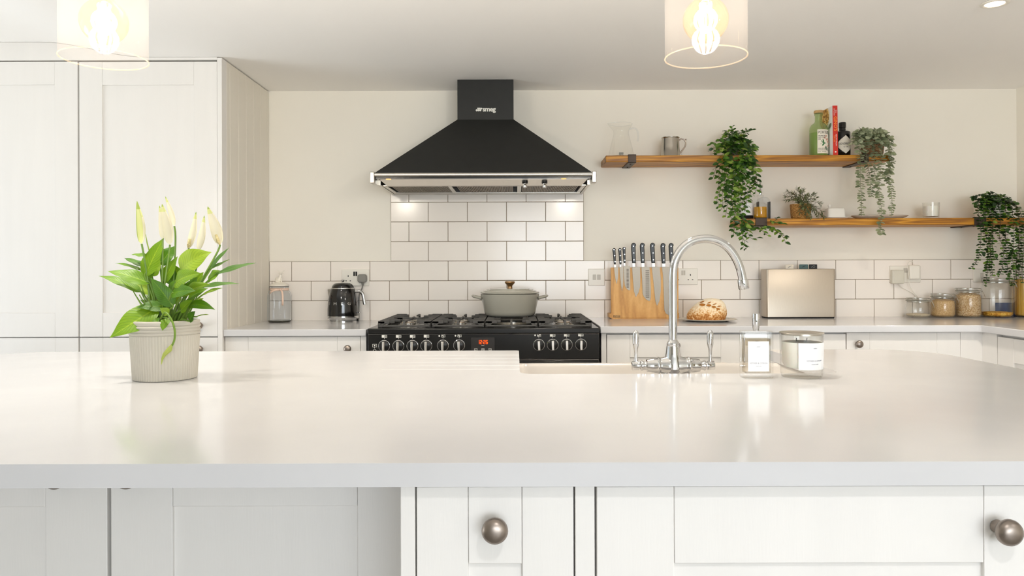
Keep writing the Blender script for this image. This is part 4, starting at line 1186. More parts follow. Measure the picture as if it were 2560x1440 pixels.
def knife(label, hpts, bol, blade, rivets, hollow=None):
    """handle / bolster / blade outlines in photo crop units; all lie flat on the board"""
    P = lambda q: (bx_(c3(*q)[0]), bz(c3(*q)[1]))
    pts = [P(q) for q in hpts + blade]
    cx = sum(p[0] for p in pts) / len(pts); zt = min(p[1] for p in pts)
    r = thing('kitchen_knife', label, 'knife', (cx, BD - .003, zt), 'knives on the magnetic board')
    b = MB(); b.prism([P(q) for q in blade], BD - .0030, BD - .0008)
    bl = b.build('blade', MT['blade'], r, smooth=False)
    if hollow:
        m = MB(); (hx, y0, y1, w) = hollow; n = 14
        for k in range(n):
            y = y0 + (y1 - y0) * k / (n - 1); p, q = P((hx - w, y - 6)), P((hx + w, y + 6)); m.box(p[0], q[0], BD - .0034, BD - .0029, q[1], p[1])
        m.build('hollow_scallops', pm('dark_steel', (92, 86, 80), .5, 1.0), bl, smooth=False)
    b = MB(); b.prism([P(q) for q in bol], BD - .009, BD - .0012); b.build('bolster', MT['steel'], r, bevel=.001)
    b = MB(); b.prism([P(q) for q in hpts], BD - .0125, BD - .0008); h = b.build('handle', MT['blackplastic'], r, bevel=.0035, segs=3)
    b = MB()
    for q in rivets:
        p = P(q); b.lathe([(0, 0), (.0034, 0), (.003, .0012), (0, .0015)], n=14, mat=T(p[0], BD - .0124, p[1]) @ Matrix.Rotation(PI / 2, 4, 'X'))
    b.build('rivets', MT['chrome'], h)
def small_h(x, y, dx, s=1.0):
    """slim handle: top-left x, top y, lean dx"""
    return [(x + 10, y + 4), (x + 30, y), (x + 48, y + 6), (x + 58, y + 22), (x + 50, y + 36), (x + 50 + dx * .3, y + 80), (x + 50 + dx, y + 266), (x + 18 + dx, y + 266), (x + 6 + dx * .3, y + 80), (x, y + 30)]
def big_h(x, y, dx):
    return [(x + 8, y + 18), (x + 26, y + 2), (x + 52, y), (x + 76, y + 16), (x + 84, y + 44), (x + 72, y + 58), (x + 74 + dx * .3, y + 120), (x + 74 + dx, y + 335), (x + 16 + dx, y + 335), (x + 2 + dx * .3, y + 120), (x, y + 50)]
def bolst(x0, x1, y0, y1): return [(x0, y0), (x1, y0), (x1 + 2, y1), (x0, y1)]
knife('small paring knife at the left end of the magnetic board', small_h(135, 197, 6), bolst(162, 190, 464, 513), [(163, 508), (232, 511), (232, 600), (226, 690), (205, 785), (185, 700), (172, 600)], [(160, 222), (170, 320), (176, 418)])
knife('small slim knife second from the left on the board', small_h(229, 197, 4), bolst(252, 278, 464, 508), [(252, 505), (314, 508), (316, 640), (312, 800), (292, 902), (276, 800), (262, 650)], [(257, 224), (262, 320), (266, 418)])
knife('short dimpled knife third from the left, its blade overlapping its neighbour', small_h(298, 178, 2), bolst(316, 346, 444, 487), [(318, 484), (424, 488), (426, 700), (428, 880), (410, 890), (372, 868), (340, 812), (326, 700)], [(328, 202), (331, 300), (335, 398)], (385, 545, 840, 18))
knife('medium pointed cook knife, first of the five long handles', big_h(440, 112, 2), bolst(458, 506, 446, 508), [(458, 504), (590, 510), (592, 700), (588, 830), (565, 920), (518, 1000), (488, 900), (472, 720)], [(476, 166), (481, 278), (484, 390)])
knife('broad dimpled knife with rounded tip, second of the five long handles', big_h(583, 112, 4), bolst(608, 658, 446, 508), [(610, 504), (744, 510), (756, 700), (764, 900), (760, 1020), (742, 1066), (690, 1040), (645, 985), (630, 940), (622, 700)], [(622, 164), (629, 278), (633, 390)], (708, 570, 1000, 30))
knife('long pointed cook knife, middle one of the five long handles', big_h(749, 112, 8), bolst(778, 830, 446, 508), [(780, 504), (910, 510), (926, 700), (926, 900), (905, 1060), (864, 1142), (838, 1060), (812, 800)], [(789, 164), (799, 278), (803, 390)])
knife('large broad knife partly behind the tap column, fourth long handle', big_h(920, 116, 6), bolst(945, 998, 450, 508), [(946, 504), (1078, 510), (1096, 700), (1100, 1294), (1060, 1298), (1010, 1268), (984, 1210), (974, 900), (962, 640)], [(961, 170), (968, 282), (972, 394)])
knife('long knife at the right end of the board, its blade hidden by the tap', big_h(1053, 116, 4), bolst(1078, 1130, 450, 508), [(1110, 504), (1190, 510), (1192, 900), (1168, 1100), (1140, 1150), (1122, 1060), (1114, 760)], [(1093, 170), (1099, 282), (1102, 394)])

# ------------------------------------------------------------------ bread on a stoneware plate
QX, QY = wx(1768, 3.54), 3.535
pt = thing('dinner_plate', 'grey speckled stoneware plate under the round loaf', 'plate', (QX, QY, ZT))
b = MB(); b.lathe([(0, .0), (.085, .0), (.095, .002), (.128, .0075), (.1355, .0090), (.1365, .0105), (.133, .0113), (.126, .0105), (.098, .0085), (0, .0080)], (QX, QY, ZT), 56); b.build('plate_body', MT['stone'], pt)
LX, LY, LZ = wx(1764, 3.53), 3.525, ZT + .0088
lf = thing('bread_loaf', 'round floured loaf scored with a wheat-ear pattern on the grey plate', 'bread', (LX, LY, LZ))
def loafp(u, v):
    a = 2 * PI * u; t = v * PI / 2
    rx, ry, rz = .095, .083, .099
    x = rx * max(0, math.cos(t)) ** .72 * math.cos(a) * (.94 + .06 * min(1, v * 6)); y = ry * max(0, math.cos(t)) ** .72 * math.sin(a) * (.94 + .06 * min(1, v * 6)); z = rz * max(0, math.sin(t))
    skew = .030 * (z / rz) ** 1.4
    k = 1 + .03 * noise.noise(Vector((x * 22, y * 22, z * 22)))
    return Vector((LX + (x + skew) * k, LY + y * k, LZ + max(0.0, z * k * (1 - .10 * (x / rx) ** 2) + .0)))
b = MB(); b.grid(loafp, 56, 22); b.build('crust', MT['crust'], lf)
b = MB()
from mathutils.bvhtree import BVHTree
lb0 = MB(); lb0.grid(loafp, 90, 36); lbvh = BVHTree.FromPolygons(lb0.v, lb0.f)
def on_loaf(x, z):
    h = lbvh.ray_cast(Vector((x, LY - .3, z)), Vector((0, 1, 0)))[0]
    return h if h is not None else None
ls = F / 3.45
def cut(px, py, d, Lf, Wf, out_=.0014):
    w0 = Vector(((px - 1288) / ls, 0, HC - (py - 674.6) / ls)); d = d.normalized(); sd = Vector((-d.z, 0, d.x)); cpts = []
    for k in range(9):
        t = k / 8; q = w0 + d * Lf * t; wv = Wf * .5 * math.sin(PI * t) ** .8
        for e in (-1, 0, 1):
            r_ = q + sd * wv * e; s_ = on_loaf(r_.x, r_.z)
            if s_ is None: return
            cpts.append(s_ + Vector((0, -out_ - (.0012 if e == 0 else 0), .0004)))
    fs = []
    for k in range(8):
        a = 3 * k; fs += [(a, a + 3, a + 4, a + 1), (a + 1, a + 4, a + 5, a + 2)]
    b.add(cpts, fs)
for i, (px, py) in enumerate(((1727, 768), (1740, 765), (1753, 763.5), (1767, 764), (1779, 767), (1790, 771.5))):
    cut(px, py, Vector((.9, 0, .30 - .10 * i)), .0255 - .0014 * abs(i - 2), .0125 - .0010 * max(0, i - 2))
    cut(px + 3, py - 4.5, Vector((.85, 0, .62 - .10 * i)), .024, .0045)
b.build('score_marks', MT['score'], lf, recalc=False, label='browned leaf-shaped cuts')

# ------------------------------------------------------------------ steel board case with index tabs
CD = 3.70; cs_ = F / CD
x0, x1 = wx(1916, CD), wx(2089.5, CD); zt = HC - (672.5 - 673.9) / cs_
cb = thing('chopping_board_case', 'slim brushed steel case of index chopping boards right of the bread', 'board case', ((x0 + x1) / 2, CD, ZT))
b = MB(); r = .012
loops(b, [rrect(x0 + .004, x1 - .004, CD + .004, CD + .086, r, ZT), rrect(x0 + .0015, x1 - .0015, CD + .0015, CD + .0885, r, ZT + .003), rrect(x0 + .0015, x1 - .0015, CD + .0015, CD + .0885, r, ZT + .006)], True, True)
b.build('base', MT['dark'], cb)
b = MB()
loops(b, [rrect(x0, x1, CD, CD + .09, r, ZT + .0065), rrect(x0, x1, CD, CD + .09, r, zt - .002), rrect(x0 + .002, x1 - .002, CD + .002, CD + .088, r, zt), rrect(x0 + .004, x1 - .004, CD + .004, CD + .086, r, zt), rrect(x0 + .004, x1 - .004, CD + .004, CD + .086, r, zt - .03)], True, True)
b.build('case', MT['steelwarm'], cb, angle=50)
for nm, u0, u1, zt_, m, dy in (('pale', 1964, 1985, 661.5, 'paletab', .02), ('teal', 1998.5, 2021, 661, 'tealtab', .034), ('black', 2023, 2043.5, 661, 'blacktab', .048)):
    b = MB(); y = CD + dy; s_ = F / y; b.box((u0 - 1288) / s_, (u1 - 1288) / s_, y, y + .006, zt - .03, HC - (zt_ - 673.9) / s_)
    o = b.build('board_tab', MT[m], cb, bevel=.003, label=nm + ' board tab')
    b = MB(); xm, zm = (u0 + u1 - 2576) / 2 / s_, HC - (zt_ + 5.5 - 673.9) / s_
    if nm != 'black': b.tube([(xm - .009, y - .0004, zm - .004), (xm - .002, y - .0004, zm), (xm + .009, y - .0004, zm + .005)], [.0006, .0022, .0006], 8)
    else:
        b.tube([(xm + .003 + .0055 * math.cos(a), y - .0004, zm + .0055 * math.sin(a)) for a in [2 * PI * i / 16 for i in range(16)]], .0007, 6, closed=True); b.tube([(xm - .01, y - .0004, zm - .005), (xm - .005, y - .0004, zm + .001)], .0012, 6)
    b.build('tab_symbol', MT['greymark'] if nm != 'teal' else MT['blacktab'], o)

# ------------------------------------------------------------------ clip-top jars
def clip_jar(label, px, D, rad, ph, fill=None, fh=0, group='clip-top glass jars', neck=.84, zoff=0):
    """px = photo x of the axis, ph = total height"""
    X, Y = wx(px, D), D
    r = thing('clip_top_jar', label, 'jar', (X, Y, ZT), group)
    h = ph; nr = rad * neck; lid = .016
    sh = h - lid - .022
    b = MB()
    b.lathe([(0, .0008), (rad * .86, .0008), (rad * .96, .004), (rad, .012), (rad, sh - .012), (rad * .97, sh), (nr, sh + .012), (nr, h - lid - .002), (nr + .004, h - lid)], (X, Y, ZT), 48)
    b.lathe([(0, .006), (rad * .88, .007), (rad - .0035, .014), (rad - .0035, sh - .013), (nr - .0035, sh + .012), (nr - .0035, h - lid)], (X, Y, ZT), 40)
    b.build('jar_body', MT['glass'], r)
    b = MB(); b.lathe([(0, .0002), (rad * .86, .0002), (rad * .955, .0036), (rad * .9, .0058), (0, .0058)], (X, Y, ZT), 40); b.build('jar_base', MT['glassthick'], r)
    b = MB(); b.lathe([(0, h - .004), (nr * .8, h - .004), (nr * .86, h), (nr + .001, h), (nr + .005, h - .003), (nr + .005, h - lid + .004), (nr, h - lid + .002), (nr * .8, h - .008), (0, h - .008)], (X, Y, ZT), 44)
    l = b.build('lid', MT['glassthick'], r)
    b = MB(); b.lathe([(nr - .002, h - lid - .001), (nr + .0055, h - lid - .001), (nr + .0055, h - lid + .0025), (nr - .002, h - lid + .0025)], (X, Y, ZT), 40); b.build('rubber_seal', MT['gasket'], r)
    b = MB()
    b.tube([(X + (nr + .002) * math.cos(a), Y + (nr + .002) * math.sin(a), ZT + sh + .016) for a in [2 * PI * i / 40 for i in range(40)]], .0011, 6, closed=True)
    b.tube([(X + (nr + .006) * math.cos(a), Y + (nr + .006) * math.sin(a), ZT + h - .0035) for a in [2 * PI * i / 40 for i in range(40)]], .0011, 6, closed=True)
    a = -.55; cx_, sy_ = math.cos(a), math.sin(a); tx, ty = -sy_, cx_
    for e in (-1, 1):
        w = .010 * e
        b.tube([(X + (nr + .003) * cx_ + tx * w, Y + (nr + .003) * sy_ + ty * w, ZT + h - .004), (X + (nr + .010) * cx_ + tx * w, Y + (nr + .010) * sy_ + ty * w, ZT + h - .014),
                (X + (nr + .007) * cx_ + tx * w, Y + (nr + .007) * sy_ + ty * w, ZT + sh + .018)], .0012, 6)
        b.tube([(X + (nr + .010) * cx_ + tx * w, Y + (nr + .010) * sy_ + ty * w, ZT + h - .014), (X + (nr + .019) * cx_ + tx * w, Y + (nr + .019) * sy_ + ty * w, ZT + h - .034), (X + (nr + .022) * cx_ + tx * w * .8, Y + (nr + .022) * sy_ + ty * w * .8, ZT + h - .046)], .0012, 6)
    b.tube([(X + (nr + .022) * cx_ + tx * w_, Y + (nr + .022) * sy_ + ty * w_, ZT + h - .046) for w_ in (-.008, .008)], .0012, 6)
    b.tube([(X - (nr + .003), Y + .004 * e, ZT + h - .003 - .02 * k) for e in (-1, 1) for k in (0, 1)], .0012, 6)
    b.build('wire_clip', MT['wire'], r)
    if fill:
        b = MB(); rr = rad - .0042; top = fh
        prof = [(0, .0075), (rr * .88, .0078), (rr, .0148)]
        if top > sh - .014: prof += [(rr, sh - .014), (rr * .93, min(top, sh) * 1.0)]
        else: prof += [(rr, max(top, .016))]
        prof += [(rr * .6, top + .003), (0, top + .004)]
        b.lathe(prof, (X, Y, ZT), 40); b.build('contents', MT[fill], r)
    return r
clip_jar('small clip-top jar, nearly empty, leftmost of the jars in the corner', 2294.5, 3.738, .0595, .100, 'flour', .017)
clip_jar('clip-top jar of sandy couscous, second of the corner jars', 2356, 3.735, .0585, .121, 'couscous', .088)
clip_jar('clip-top jar full of oat flakes, third of the corner jars', 2419.5, 3.735, .0612, .149, 'oats', .120)
clip_jar('tall clip-top jar with a little yellow pasta at the bottom', 2492, 3.735, .0715, .197, 'yellowpasta', .026, neck=.88)
clip_jar('tallest clip-top jar of spaghetti at the right edge of the frame', 2572, 3.735, .066, .325, 'spaghetti', .19, neck=.86)
b = MB(); a = wp(2489, 757, 3.812); c = wp(2545, 780, 3.812); b.box(a.x, c.x, 3.809, 3.8165, ZT, a.z)
tag(b.build('food_packet', MT['bluepack'], bevel=.002), 'blue packet standing behind the tall pasta jar', 'packet')

# ------------------------------------------------------------------ fragrance bottle and candle on the island
def isl(px, D): return (px - 1288) / 1850 * D
GX, GY = isl(1890, 1.672), 1.672
gs = F / 1.654
fb = thing('fragrance_bottle', 'square clear glass fragrance bottle with silver cap and white label on the island', 'bottle', (GX, GY, ZT))
w, d, h = .0335, .018, .1065
b = MB(); b.box(GX - w, GX + w, GY - d, GY + d, ZT + .0002, ZT + h); b.build('bottle_glass', MT['glassthick'], fb, bevel=.003)
b = MB(); b.box(GX - w + .0045, GX + w - .0045, GY - d + .0045, GY + d - .0045, ZT + .011, ZT + h - .007); b.build('bottle_inside', MT['glass'], fb, bevel=.002)
b = MB(); b.box(GX - w + .005, GX + w - .005, GY - d + .005, GY + d - .005, ZT + .0115, ZT + h - .018); b.build('liquid', glass('clear_liquid', (238, 232, 222), blend=.2), fb, bevel=.002)
b = MB(); b.box(GX - .0245, GX + .0225, GY - d - .0007, GY - d - .0002, ZT + .0165, ZT + .0835); lb = b.build('label', MT['label'], fb, smooth=False)
b = MB(); put_text(b, 'VETIVER & CITRON', .0046, (GX - .001, GY - d - .0009, ZT + .0345), .0003); put_text(b, 'room mist', .003, (GX - .001, GY - d - .0009, ZT + .028), .0003)
put_text(b, 'atelier', .0034, (GX - .001, GY - d - .0009, ZT + .0715), .0003); b.build('label_print', pm('pale_grey_print', (172, 172, 180), .6), lb, smooth=False)
b = MB(); b.lathe([(0, h + .0002), (.0065, h + .0002), (.0068, h + .004), (.0074, h + .006), (.0082, h + .036), (.0078, h + .038), (0, h + .0382)], (GX - .0005, GY, ZT), 28); b.build('cap', MT['chrome'], fb, label='silver cap')
VX, VY = isl(2003, 1.683), 1.683
cd = thing('candle_glass', 'white candle in a clear glass tumbler with a silver lid on the island', 'candle', (VX, VY, ZT))
b = MB(); b.lathe([(0, .0002), (.041, .0002), (.0435, .002), (.0452, .008), (.0475, .09), (.0478, .0985), (.0462, .0992), (.0448, .0985), (.0438, .088), (.0425, .034), (.036, .022), (0, .0195)], (VX, VY, ZT), 56); b.build('tumbler', MT['glassthick'], cd)
b = MB(); b.lathe([(0, .0205), (.0352, .0228), (.0416, .0345), (.0428, .080), (0, .0805)], (VX, VY, ZT), 48); wxo = b.build('wax', MT['wax'], cd)
b = MB()
for dx in (-.012, .012): b.tube([(VX + dx, VY, ZT + .0805), (VX + dx + .001, VY, ZT + .0885)], .0009, 8)
b.build('wick', MT['darkmark'], wxo)
b = MB(); b.lathe([(0, .0994), (.0482, .0994), (.0484, .1008), (.047, .1016), (0, .1018)], (VX, VY, ZT), 48); b.lathe([(.041, .0955), (.0438, .0955), (.0438, .0993), (.041, .0993)], (VX, VY, ZT), 48); b.build('lid', MT['steel'], cd)
b = MB()
def lblp(u, v):
    z = .0205 + .060 * v; rr = .0452 + (.0475 - .0452) * (z - .008) / .082 + .0005; a = -PI / 2 - .50 + 1.62 * u
    return Vector((VX + rr * math.cos(a), VY + rr * math.sin(a), ZT + z))
b.grid(lblp, 24, 3); lb = b.build('label', MT['label'], cd)
b = MB(); wrap_text(b, 'VETIVER & CITRON', .0046, (VX, VY), .0468, .28, ZT + .041, .0003); wrap_text(b, 'scented candle', .0030, (VX, VY), .0468, .28, ZT + .0335, .0003); wrap_text(b, 'atelier', .0036, (VX, VY), .0476, .28, ZT + .069, .0003)
b.build('label_print', pm('pale_grey_print2', (172, 172, 180), .6), lb, smooth=False)
# ------------------------------------------------------------------ pendants and downlights
def pendant(label, px, D=1.6):
    X, Y = (px - 1288) / 1850 * D, D
    zb = 1.613; R_ = .0868
    cz = ceil_z(X)
    r = thing('pendant_light', label, 'pendant lamp', (X, Y, cz), 'glass pendant lights')
    b = MB()
    b.lathe([(R_, 0), (R_, .20), (R_ * .93, .222), (R_ * .5, .235), (.022, .238)], (X, Y, zb), 64)
    sh = b.build('glass_shade', MT['lampglass'], r)
    b = MB(); b.tube([(X + R_ * math.cos(a), Y + R_ * math.sin(a), zb) for a in [2 * PI * i / 64 for i in range(64)]], .0015, 8, closed=True)
    b.build('shade_rim', MT['glassthick'] if False else glass('rim_glass', (255, 244, 232), haze=.05, hazecol=(255, 240, 224), blend=.3), sh)
    b = MB(); b.lathe([(0, .2385), (.0245, .2385), (.0245, .246), (.019, .262), (.008, .268), (0, .268)], (X, Y, zb), 28)
    b.lathe([(0, .150), (.0165, .150), (.0175, .175), (.0185, .238), (0, .238)], (X, Y, zb), 28); b.build('lamp_holder', MT['bronze'], r)
    b = MB(); b.tube([(X, Y, zb + .268), (X, Y, cz - .025)], .0032, 10); b.build('cord', MT['blackplastic'], r)
    b = MB(); b.lathe([(0, -.0245), (.02, -.0245), (.047, -.019), (.05, -.012), (.05, -.0005), (0, -.0005)], (X, Y, cz), 36); b.build('ceiling_rose', MT['bronze'], r)
    zb2 = 1.694
    b = MB(); br = .0485
    prof = [(0, -br)] + [(br * math.sin(PI * i / 20), -br * math.cos(PI * i / 20)) for i in range(1, 17)] + [(.0165, .052), (.0135, .066)]
    b.lathe(prof, (X, Y, zb2), 40); bl = b.build('bulb', MT['bulbglass'], r)
    b = MB()
    for k in range(6):
        a = 2 * PI * k / 6 + .3
        b.tube([(X + .009 * math.cos(a), Y + .009 * math.sin(a), zb2 + .034), (X + .017 * math.cos(a), Y + .017 * math.sin(a), zb2 + .004), (X + .010 * math.cos(a), Y + .010 * math.sin(a), zb2 - .026)], .0017, 8)
    b.build('filament', MT['filament'], bl)
    l = bpy.data.lights.new('bulb_glow', 'POINT'); l.energy = P_BULB; l.color = (1.0, .98, .945); l.shadow_soft_size = .03
    o = bpy.data.objects.new('bulb_glow', l); o.location = (0, 0, zb2 - cz); o.parent = r; COL.objects.link(o)
pendant('glass cylinder pendant with a glowing globe bulb, upper left', 262)
pendant('glass cylinder pendant with a glowing globe bulb, upper right', 1766)
def downlight(label, X, Y, P=None):
    cz = ceil_z(X)
    r = thing('ceiling_spotlight', label, 'spotlight', (X, Y, cz), 'recessed ceiling spotlights')
    b = MB(); b.lathe([(.031, -.0006), (.044, -.0006), (.045, -.0035), (.040, -.006), (.033, -.005), (.031, -.0035)], (X, Y, cz), 36); b.build('bezel', MT['whiteplastic'], r)
    b = MB(); b.lathe([(0, -.0012), (.0308, -.0012), (.0308, -.0034), (0, -.0036)], (X, Y, cz), 28); b.build('lamp_face', MT['downlight'], r)
    l = bpy.data.lights.new('spot_glow', 'SPOT'); l.energy = P or P_SPOT; l.color = (1.0, .92, .81) if P is None or P < P_SPOT else (1.0, .985, .985); l.spot_size = math.radians(130); l.spot_blend = 1.0; l.shadow_soft_size = .05
    o = bpy.data.objects.new('spot_glow', l); o.location = (0, 0, -.012); o.parent = r; COL.objects.link(o)
DY = 2.59
downlight('recessed round spotlight in the ceiling at the top right corner', wx(2489, DY), DY)
for (x, y, P) in ((-.95, 2.42, P_SPOT * .62), (.36, 2.42, P_SPOT * .62), (.3, -.25, P_SPOT2), (1.7, -.25, P_SPOT2)):  # unseen spotlights added to brighten the back wall, worktops and island fronts
    downlight('added ceiling spotlight out of view, extra fill for the room', x, y, P)
# ------------------------------------------------------------------ two wooden wall shelves on black straps
SD = 3.626; ss_ = F / SD
def shx(px, D=SD): return (px - 1288) / F * D
def shelf(label, x0, x1, zb, zt, straps):
    r = thing('wall_shelf', label, 'shelf', ((x0 + x1) / 2, WY - .1, zb), 'wooden wall shelves')
    b = MB(); b.box(x0, x1, SD, WY - .001, zb, zt); b.build('board', MT['shelf'], r, bevel=.003)
    for px, w in straps:
        x = shx(px); t = .003
        b = MB()
        b.box(x - w, x + w, SD - .0045, SD - .0006, zb - .004, zt + .004)
        b.box(x - w, x + w, SD - .0045, WY - .001, zb - .0045, zb - .0006)
        b.box(x - w, x + w, WY - .0045, WY - .001, zb - .004, zt + .10) if False else b.box(x - w, x + w, SD - .0045, SD + .012, zt + .0006, zt + .0045)
        s_ = b.build('bracket', MT['strap'], r, bevel=.0008, label='black steel strap bracket')
        b = MB()
        for y in (SD + .05, SD + .15): b.lathe([(0, 0), (.0045, 0), (.003, -.002), (0, -.002)], (x, y, zb - .0046), 12)
        b.build('screws', MT['dark'], s_)
    return r
SZ1b, SZ1 = 1.6835, 1.7155
SZ2b, SZ2 = 1.3705, 1.4045
shelf('upper wooden wall shelf right of the hood, holding jug, tankard and bottles', .4455, 1.838, SZ1b, SZ1, [(1581, .0195), (2162, .0195)])
shelf('lower wooden wall shelf running to the right wall, holding oil bottle and butter dish', 1.111, WXR - .002, SZ2b, SZ2, [(1903, .0285), (2450, .0285)])

# glass jug
gx_, gy = shx(1554, 3.70), 3.70
jg = thing('glass_jug', 'clear glass jug with handle at the left end of the upper shelf', 'jug', (gx_, gy, SZ1))
sg = F / gy
def R_(px): return px / sg
b = MB()
prof = [(0, .0008), (R_(28), .0008), (R_(30.5), .004), (R_(31), .015), (R_(28), .045), (R_(23), .085), (R_(19.5), .112), (R_(18.5), .125), (R_(20), .138), (R_(24), .152), (R_(27), .163), (R_(27.5), .168)]
n = 48; vs = []; fs = []
for i, (r_, z) in enumerate(prof):
    for k in range(n):
        a = 2 * PI * k / n
        lip = max(0, (z - .125) / .043) ** 1.5 * .014 * max(0, math.cos(a - PI)) ** 6 if z > .125 else 0
        vs.append((gx_ + (r_ + lip) * math.cos(a), gy + (r_ + lip * .3) * math.sin(a), SZ1 + z + lip * .25))
for i in range(len(prof) - 1):
    for k in range(n): fs.append((i * n + k, i * n + (k + 1) % n, (i + 1) * n + (k + 1) % n, (i + 1) * n + k))
b.add(vs, fs); b.build('jug_body', MT['glass'], jg)
b = MB(); b.lathe([(0, .0010), (R_(27), .001), (R_(29.5), .004), (R_(27), .007), (0, .008)], (gx_, gy, SZ1), 36); b.build('jug_base', MT['glassgrey'], jg)
b = MB(); b.tube([(gx_ + (R_(27.5)) * math.cos(a) - (.012 * max(0, math.cos(a - PI)) ** 6), gy + R_(27.5) * math.sin(a), SZ1 + .168 + .0035 * max(0, math.cos(a - PI)) ** 6) for a in [2 * PI * i / 48 for i in range(48)]], .0013, 6, closed=True); b.build('rim', MT['glassgrey'], jg)
b = MB(); b.tube(catmull([(gx_ + R_(21), gy, SZ1 + .143), (gx_ + R_(30), gy, SZ1 + .148), (gx_ + R_(38), gy, SZ1 + .142), (gx_ + R_(41.5), gy, SZ1 + .125), (gx_ + R_(42.5), gy, SZ1 + .10), (gx_ + R_(41), gy, SZ1 + .082)], 5), [.0042] * 20 + [.004] * 6, 12); b.build('handle', MT['glassgrey'], jg)
b = MB(); b.box(gx_ - .008, gx_ + .014, gy + .02, gy + .022, SZ1 + .0085, SZ1 + .030); b.build('sticker', MT['greyplastic'], jg, smooth=False, label='small grey sticker')
# pewter tankard
tx_, ty = shx(1677, 3.70), 3.70
tk = thing('pewter_tankard', 'pewter tankard with a scrolled handle on the upper shelf, right of the jug', 'tankard', (tx_, ty, SZ1))
b = MB(); b.lathe([(0, 0), (R_(24.5), 0), (R_(24.8), .003), (R_(23.8), .006), (R_(22.6), .05), (R_(21.5), .094), (R_(22.5), .0965), (R_(22.6), .099), (R_(21.6), .1005), (R_(20.6), .099), (R_(21), .06), (R_(21.5), .006), (0, .006)], (tx_, ty, SZ1), 48); b.build('mug_body', pm('polished_pewter', (188, 182, 172), .2, 1.0, var=.03), tk)
b = MB(); b.tube(catmull([(tx_ + R_(21.5), ty, SZ1 + .085), (tx_ + R_(27), ty, SZ1 + .094), (tx_ + R_(33), ty, SZ1 + .091), (tx_ + R_(38), ty, SZ1 + .078), (tx_ + R_(37), ty, SZ1 + .058), (tx_ + R_(31), ty, SZ1 + .04), (tx_ + R_(26), ty, SZ1 + .026), (tx_ + R_(25), ty, SZ1 + .015), (tx_ + R_(30), ty, SZ1 + .006), (tx_ + R_(33), ty, SZ1 + .005)], 5), .0036, 12)
b.ball((tx_ + R_(38.5), ty, SZ1 + .09), .004, 12, 8); b.build('handle', MT['nickel'], tk)

# green gin bottle
bx0, by0 = shx(2046.5, 3.70), 3.695
gb = thing('gin_bottle', 'pale green gin bottle with wooden stopper and printed label on the upper shelf', 'bottle', (bx0, by0, SZ1))
rb = R_(22.0)
b = MB(); b.lathe([(0, .0005), (rb * .9, .0005), (rb, .006), (rb, .132), (rb * .95, .147), (rb * .78, .160), (rb * .5, .169), (rb * .40, .176), (rb * .385, .205), (rb * .46, .207), (rb * .46, .217), (0, .217)], (bx0, by0, SZ1), 44); b.build('bottle_glass', MT['greenglass'], gb)
b = MB(); b.lathe([(0, .003), (rb * .88, .003), (rb * .965, .008), (rb * .965, .118), (0, .1185)], (bx0, by0, SZ1), 40)
b.build('gin', MT['greenliquid'], gb)
b = MB(); b.lathe([(0, .2172), (rb * .50, .2172), (rb * .51, .2195), (rb * .51, .228), (rb * .48, .2305), (0, .231)], (bx0, by0, SZ1), 32); b.build('stopper', MT['cork'], gb)
b = MB()
def lab(u, v): a = -PI / 2 - .52 + 1.62 * u; return Vector((bx0 + (rb + .0005) * math.cos(a), by0 + (rb + .0005) * math.sin(a), SZ1 + .012 + .118 * v))
b.grid(lab, 24, 3); lb = b.build('label', MT['creamlabel'], gb)
c_ = (bx0, by0)
b = MB(); wrap_text(b, "PORTER'S", .0195, c_, rb + .0008, -.46, SZ1 + .115, .0004, sx=.78, align='LEFT'); b.build('maker_lettering', MT['darkmark'], lb, smooth=False)
b = MB()
for i, t in enumerate(('TROPICAL', 'OLD TOM', 'GIN')): wrap_text(b, t, .0085, c_, rb + .0008, -.46, SZ1 + .098 - i * .0085, .0004, align='LEFT', sx=.9)
b.build('label_lettering', MT['darkmark'], lb, smooth=False); b = MB()
for i, t in enumerate(('SMALL BATCH', 'DISTILLED WITH CARE', '70 CL   40% VOL')): wrap_text(b, t, .0055, c_, rb + .0008, -.44, SZ1 + .036 - i * .0075, .0004, align='LEFT')
b.build('label_lettering', MT['darkmark'], lb, smooth=False)
def onb(ang, z, dr=.001): return Vector((bx0 + (rb + dr) * math.sin(ang), by0 - (rb + dr) * math.cos(ang), SZ1 + z))
b = MB()
for (a0, z0, a1, z1, w) in ((.18, .062, -.12, .076, .008), (.18, .062, -.2, .058, .009), (.18, .062, .05, .084, .007), (.18, .062, 0, .048, .008), (.2, .062, .38, .062, .009)):
    p = onb(a0, z0); q = onb(a1, z1); b.leaf(p, q - p, onb(a0, z0) - Vector((bx0, by0, SZ1 + z0)), (q - p).length, w, 0, .0)
b.build('printed_green_leaf', MT['greenprint'], lb)
b = MB()
for (a, z, r_) in ((.42, .098, .007), (.55, .083, .009), (.3, .088, .006), (.68, .07, .008), (.75, .05, .007)):
    for k in range(5):
        p = onb(a, z); d = Vector((math.cos(k * 1.257 + a), .3 * math.cos(k), math.sin(k * 1.257 + a))); b.leaf(onb(a, z, .0014), d, p - Vector((bx0, by0, SZ1 + z)), r_, r_ * .7, 0, 0, 4)
b.build('printed_pink_blossom', MT['pinkbloom'], lb)
b = MB()
for (a0, z0, a1, z1, w) in ((.5, .03, .42, .05, .012), (.55, .04, .7, .028, .012), (.45, .045, .3, .035, .010)):
    p = onb(a0, z0); q = onb(a1, z1); b.leaf(p, q - p, p - Vector((bx0, by0, SZ1 + z0)), (q - p).length, w, 0, 0)
b.build('printed_grey_leaf', MT['greyprintleaf'], lb)

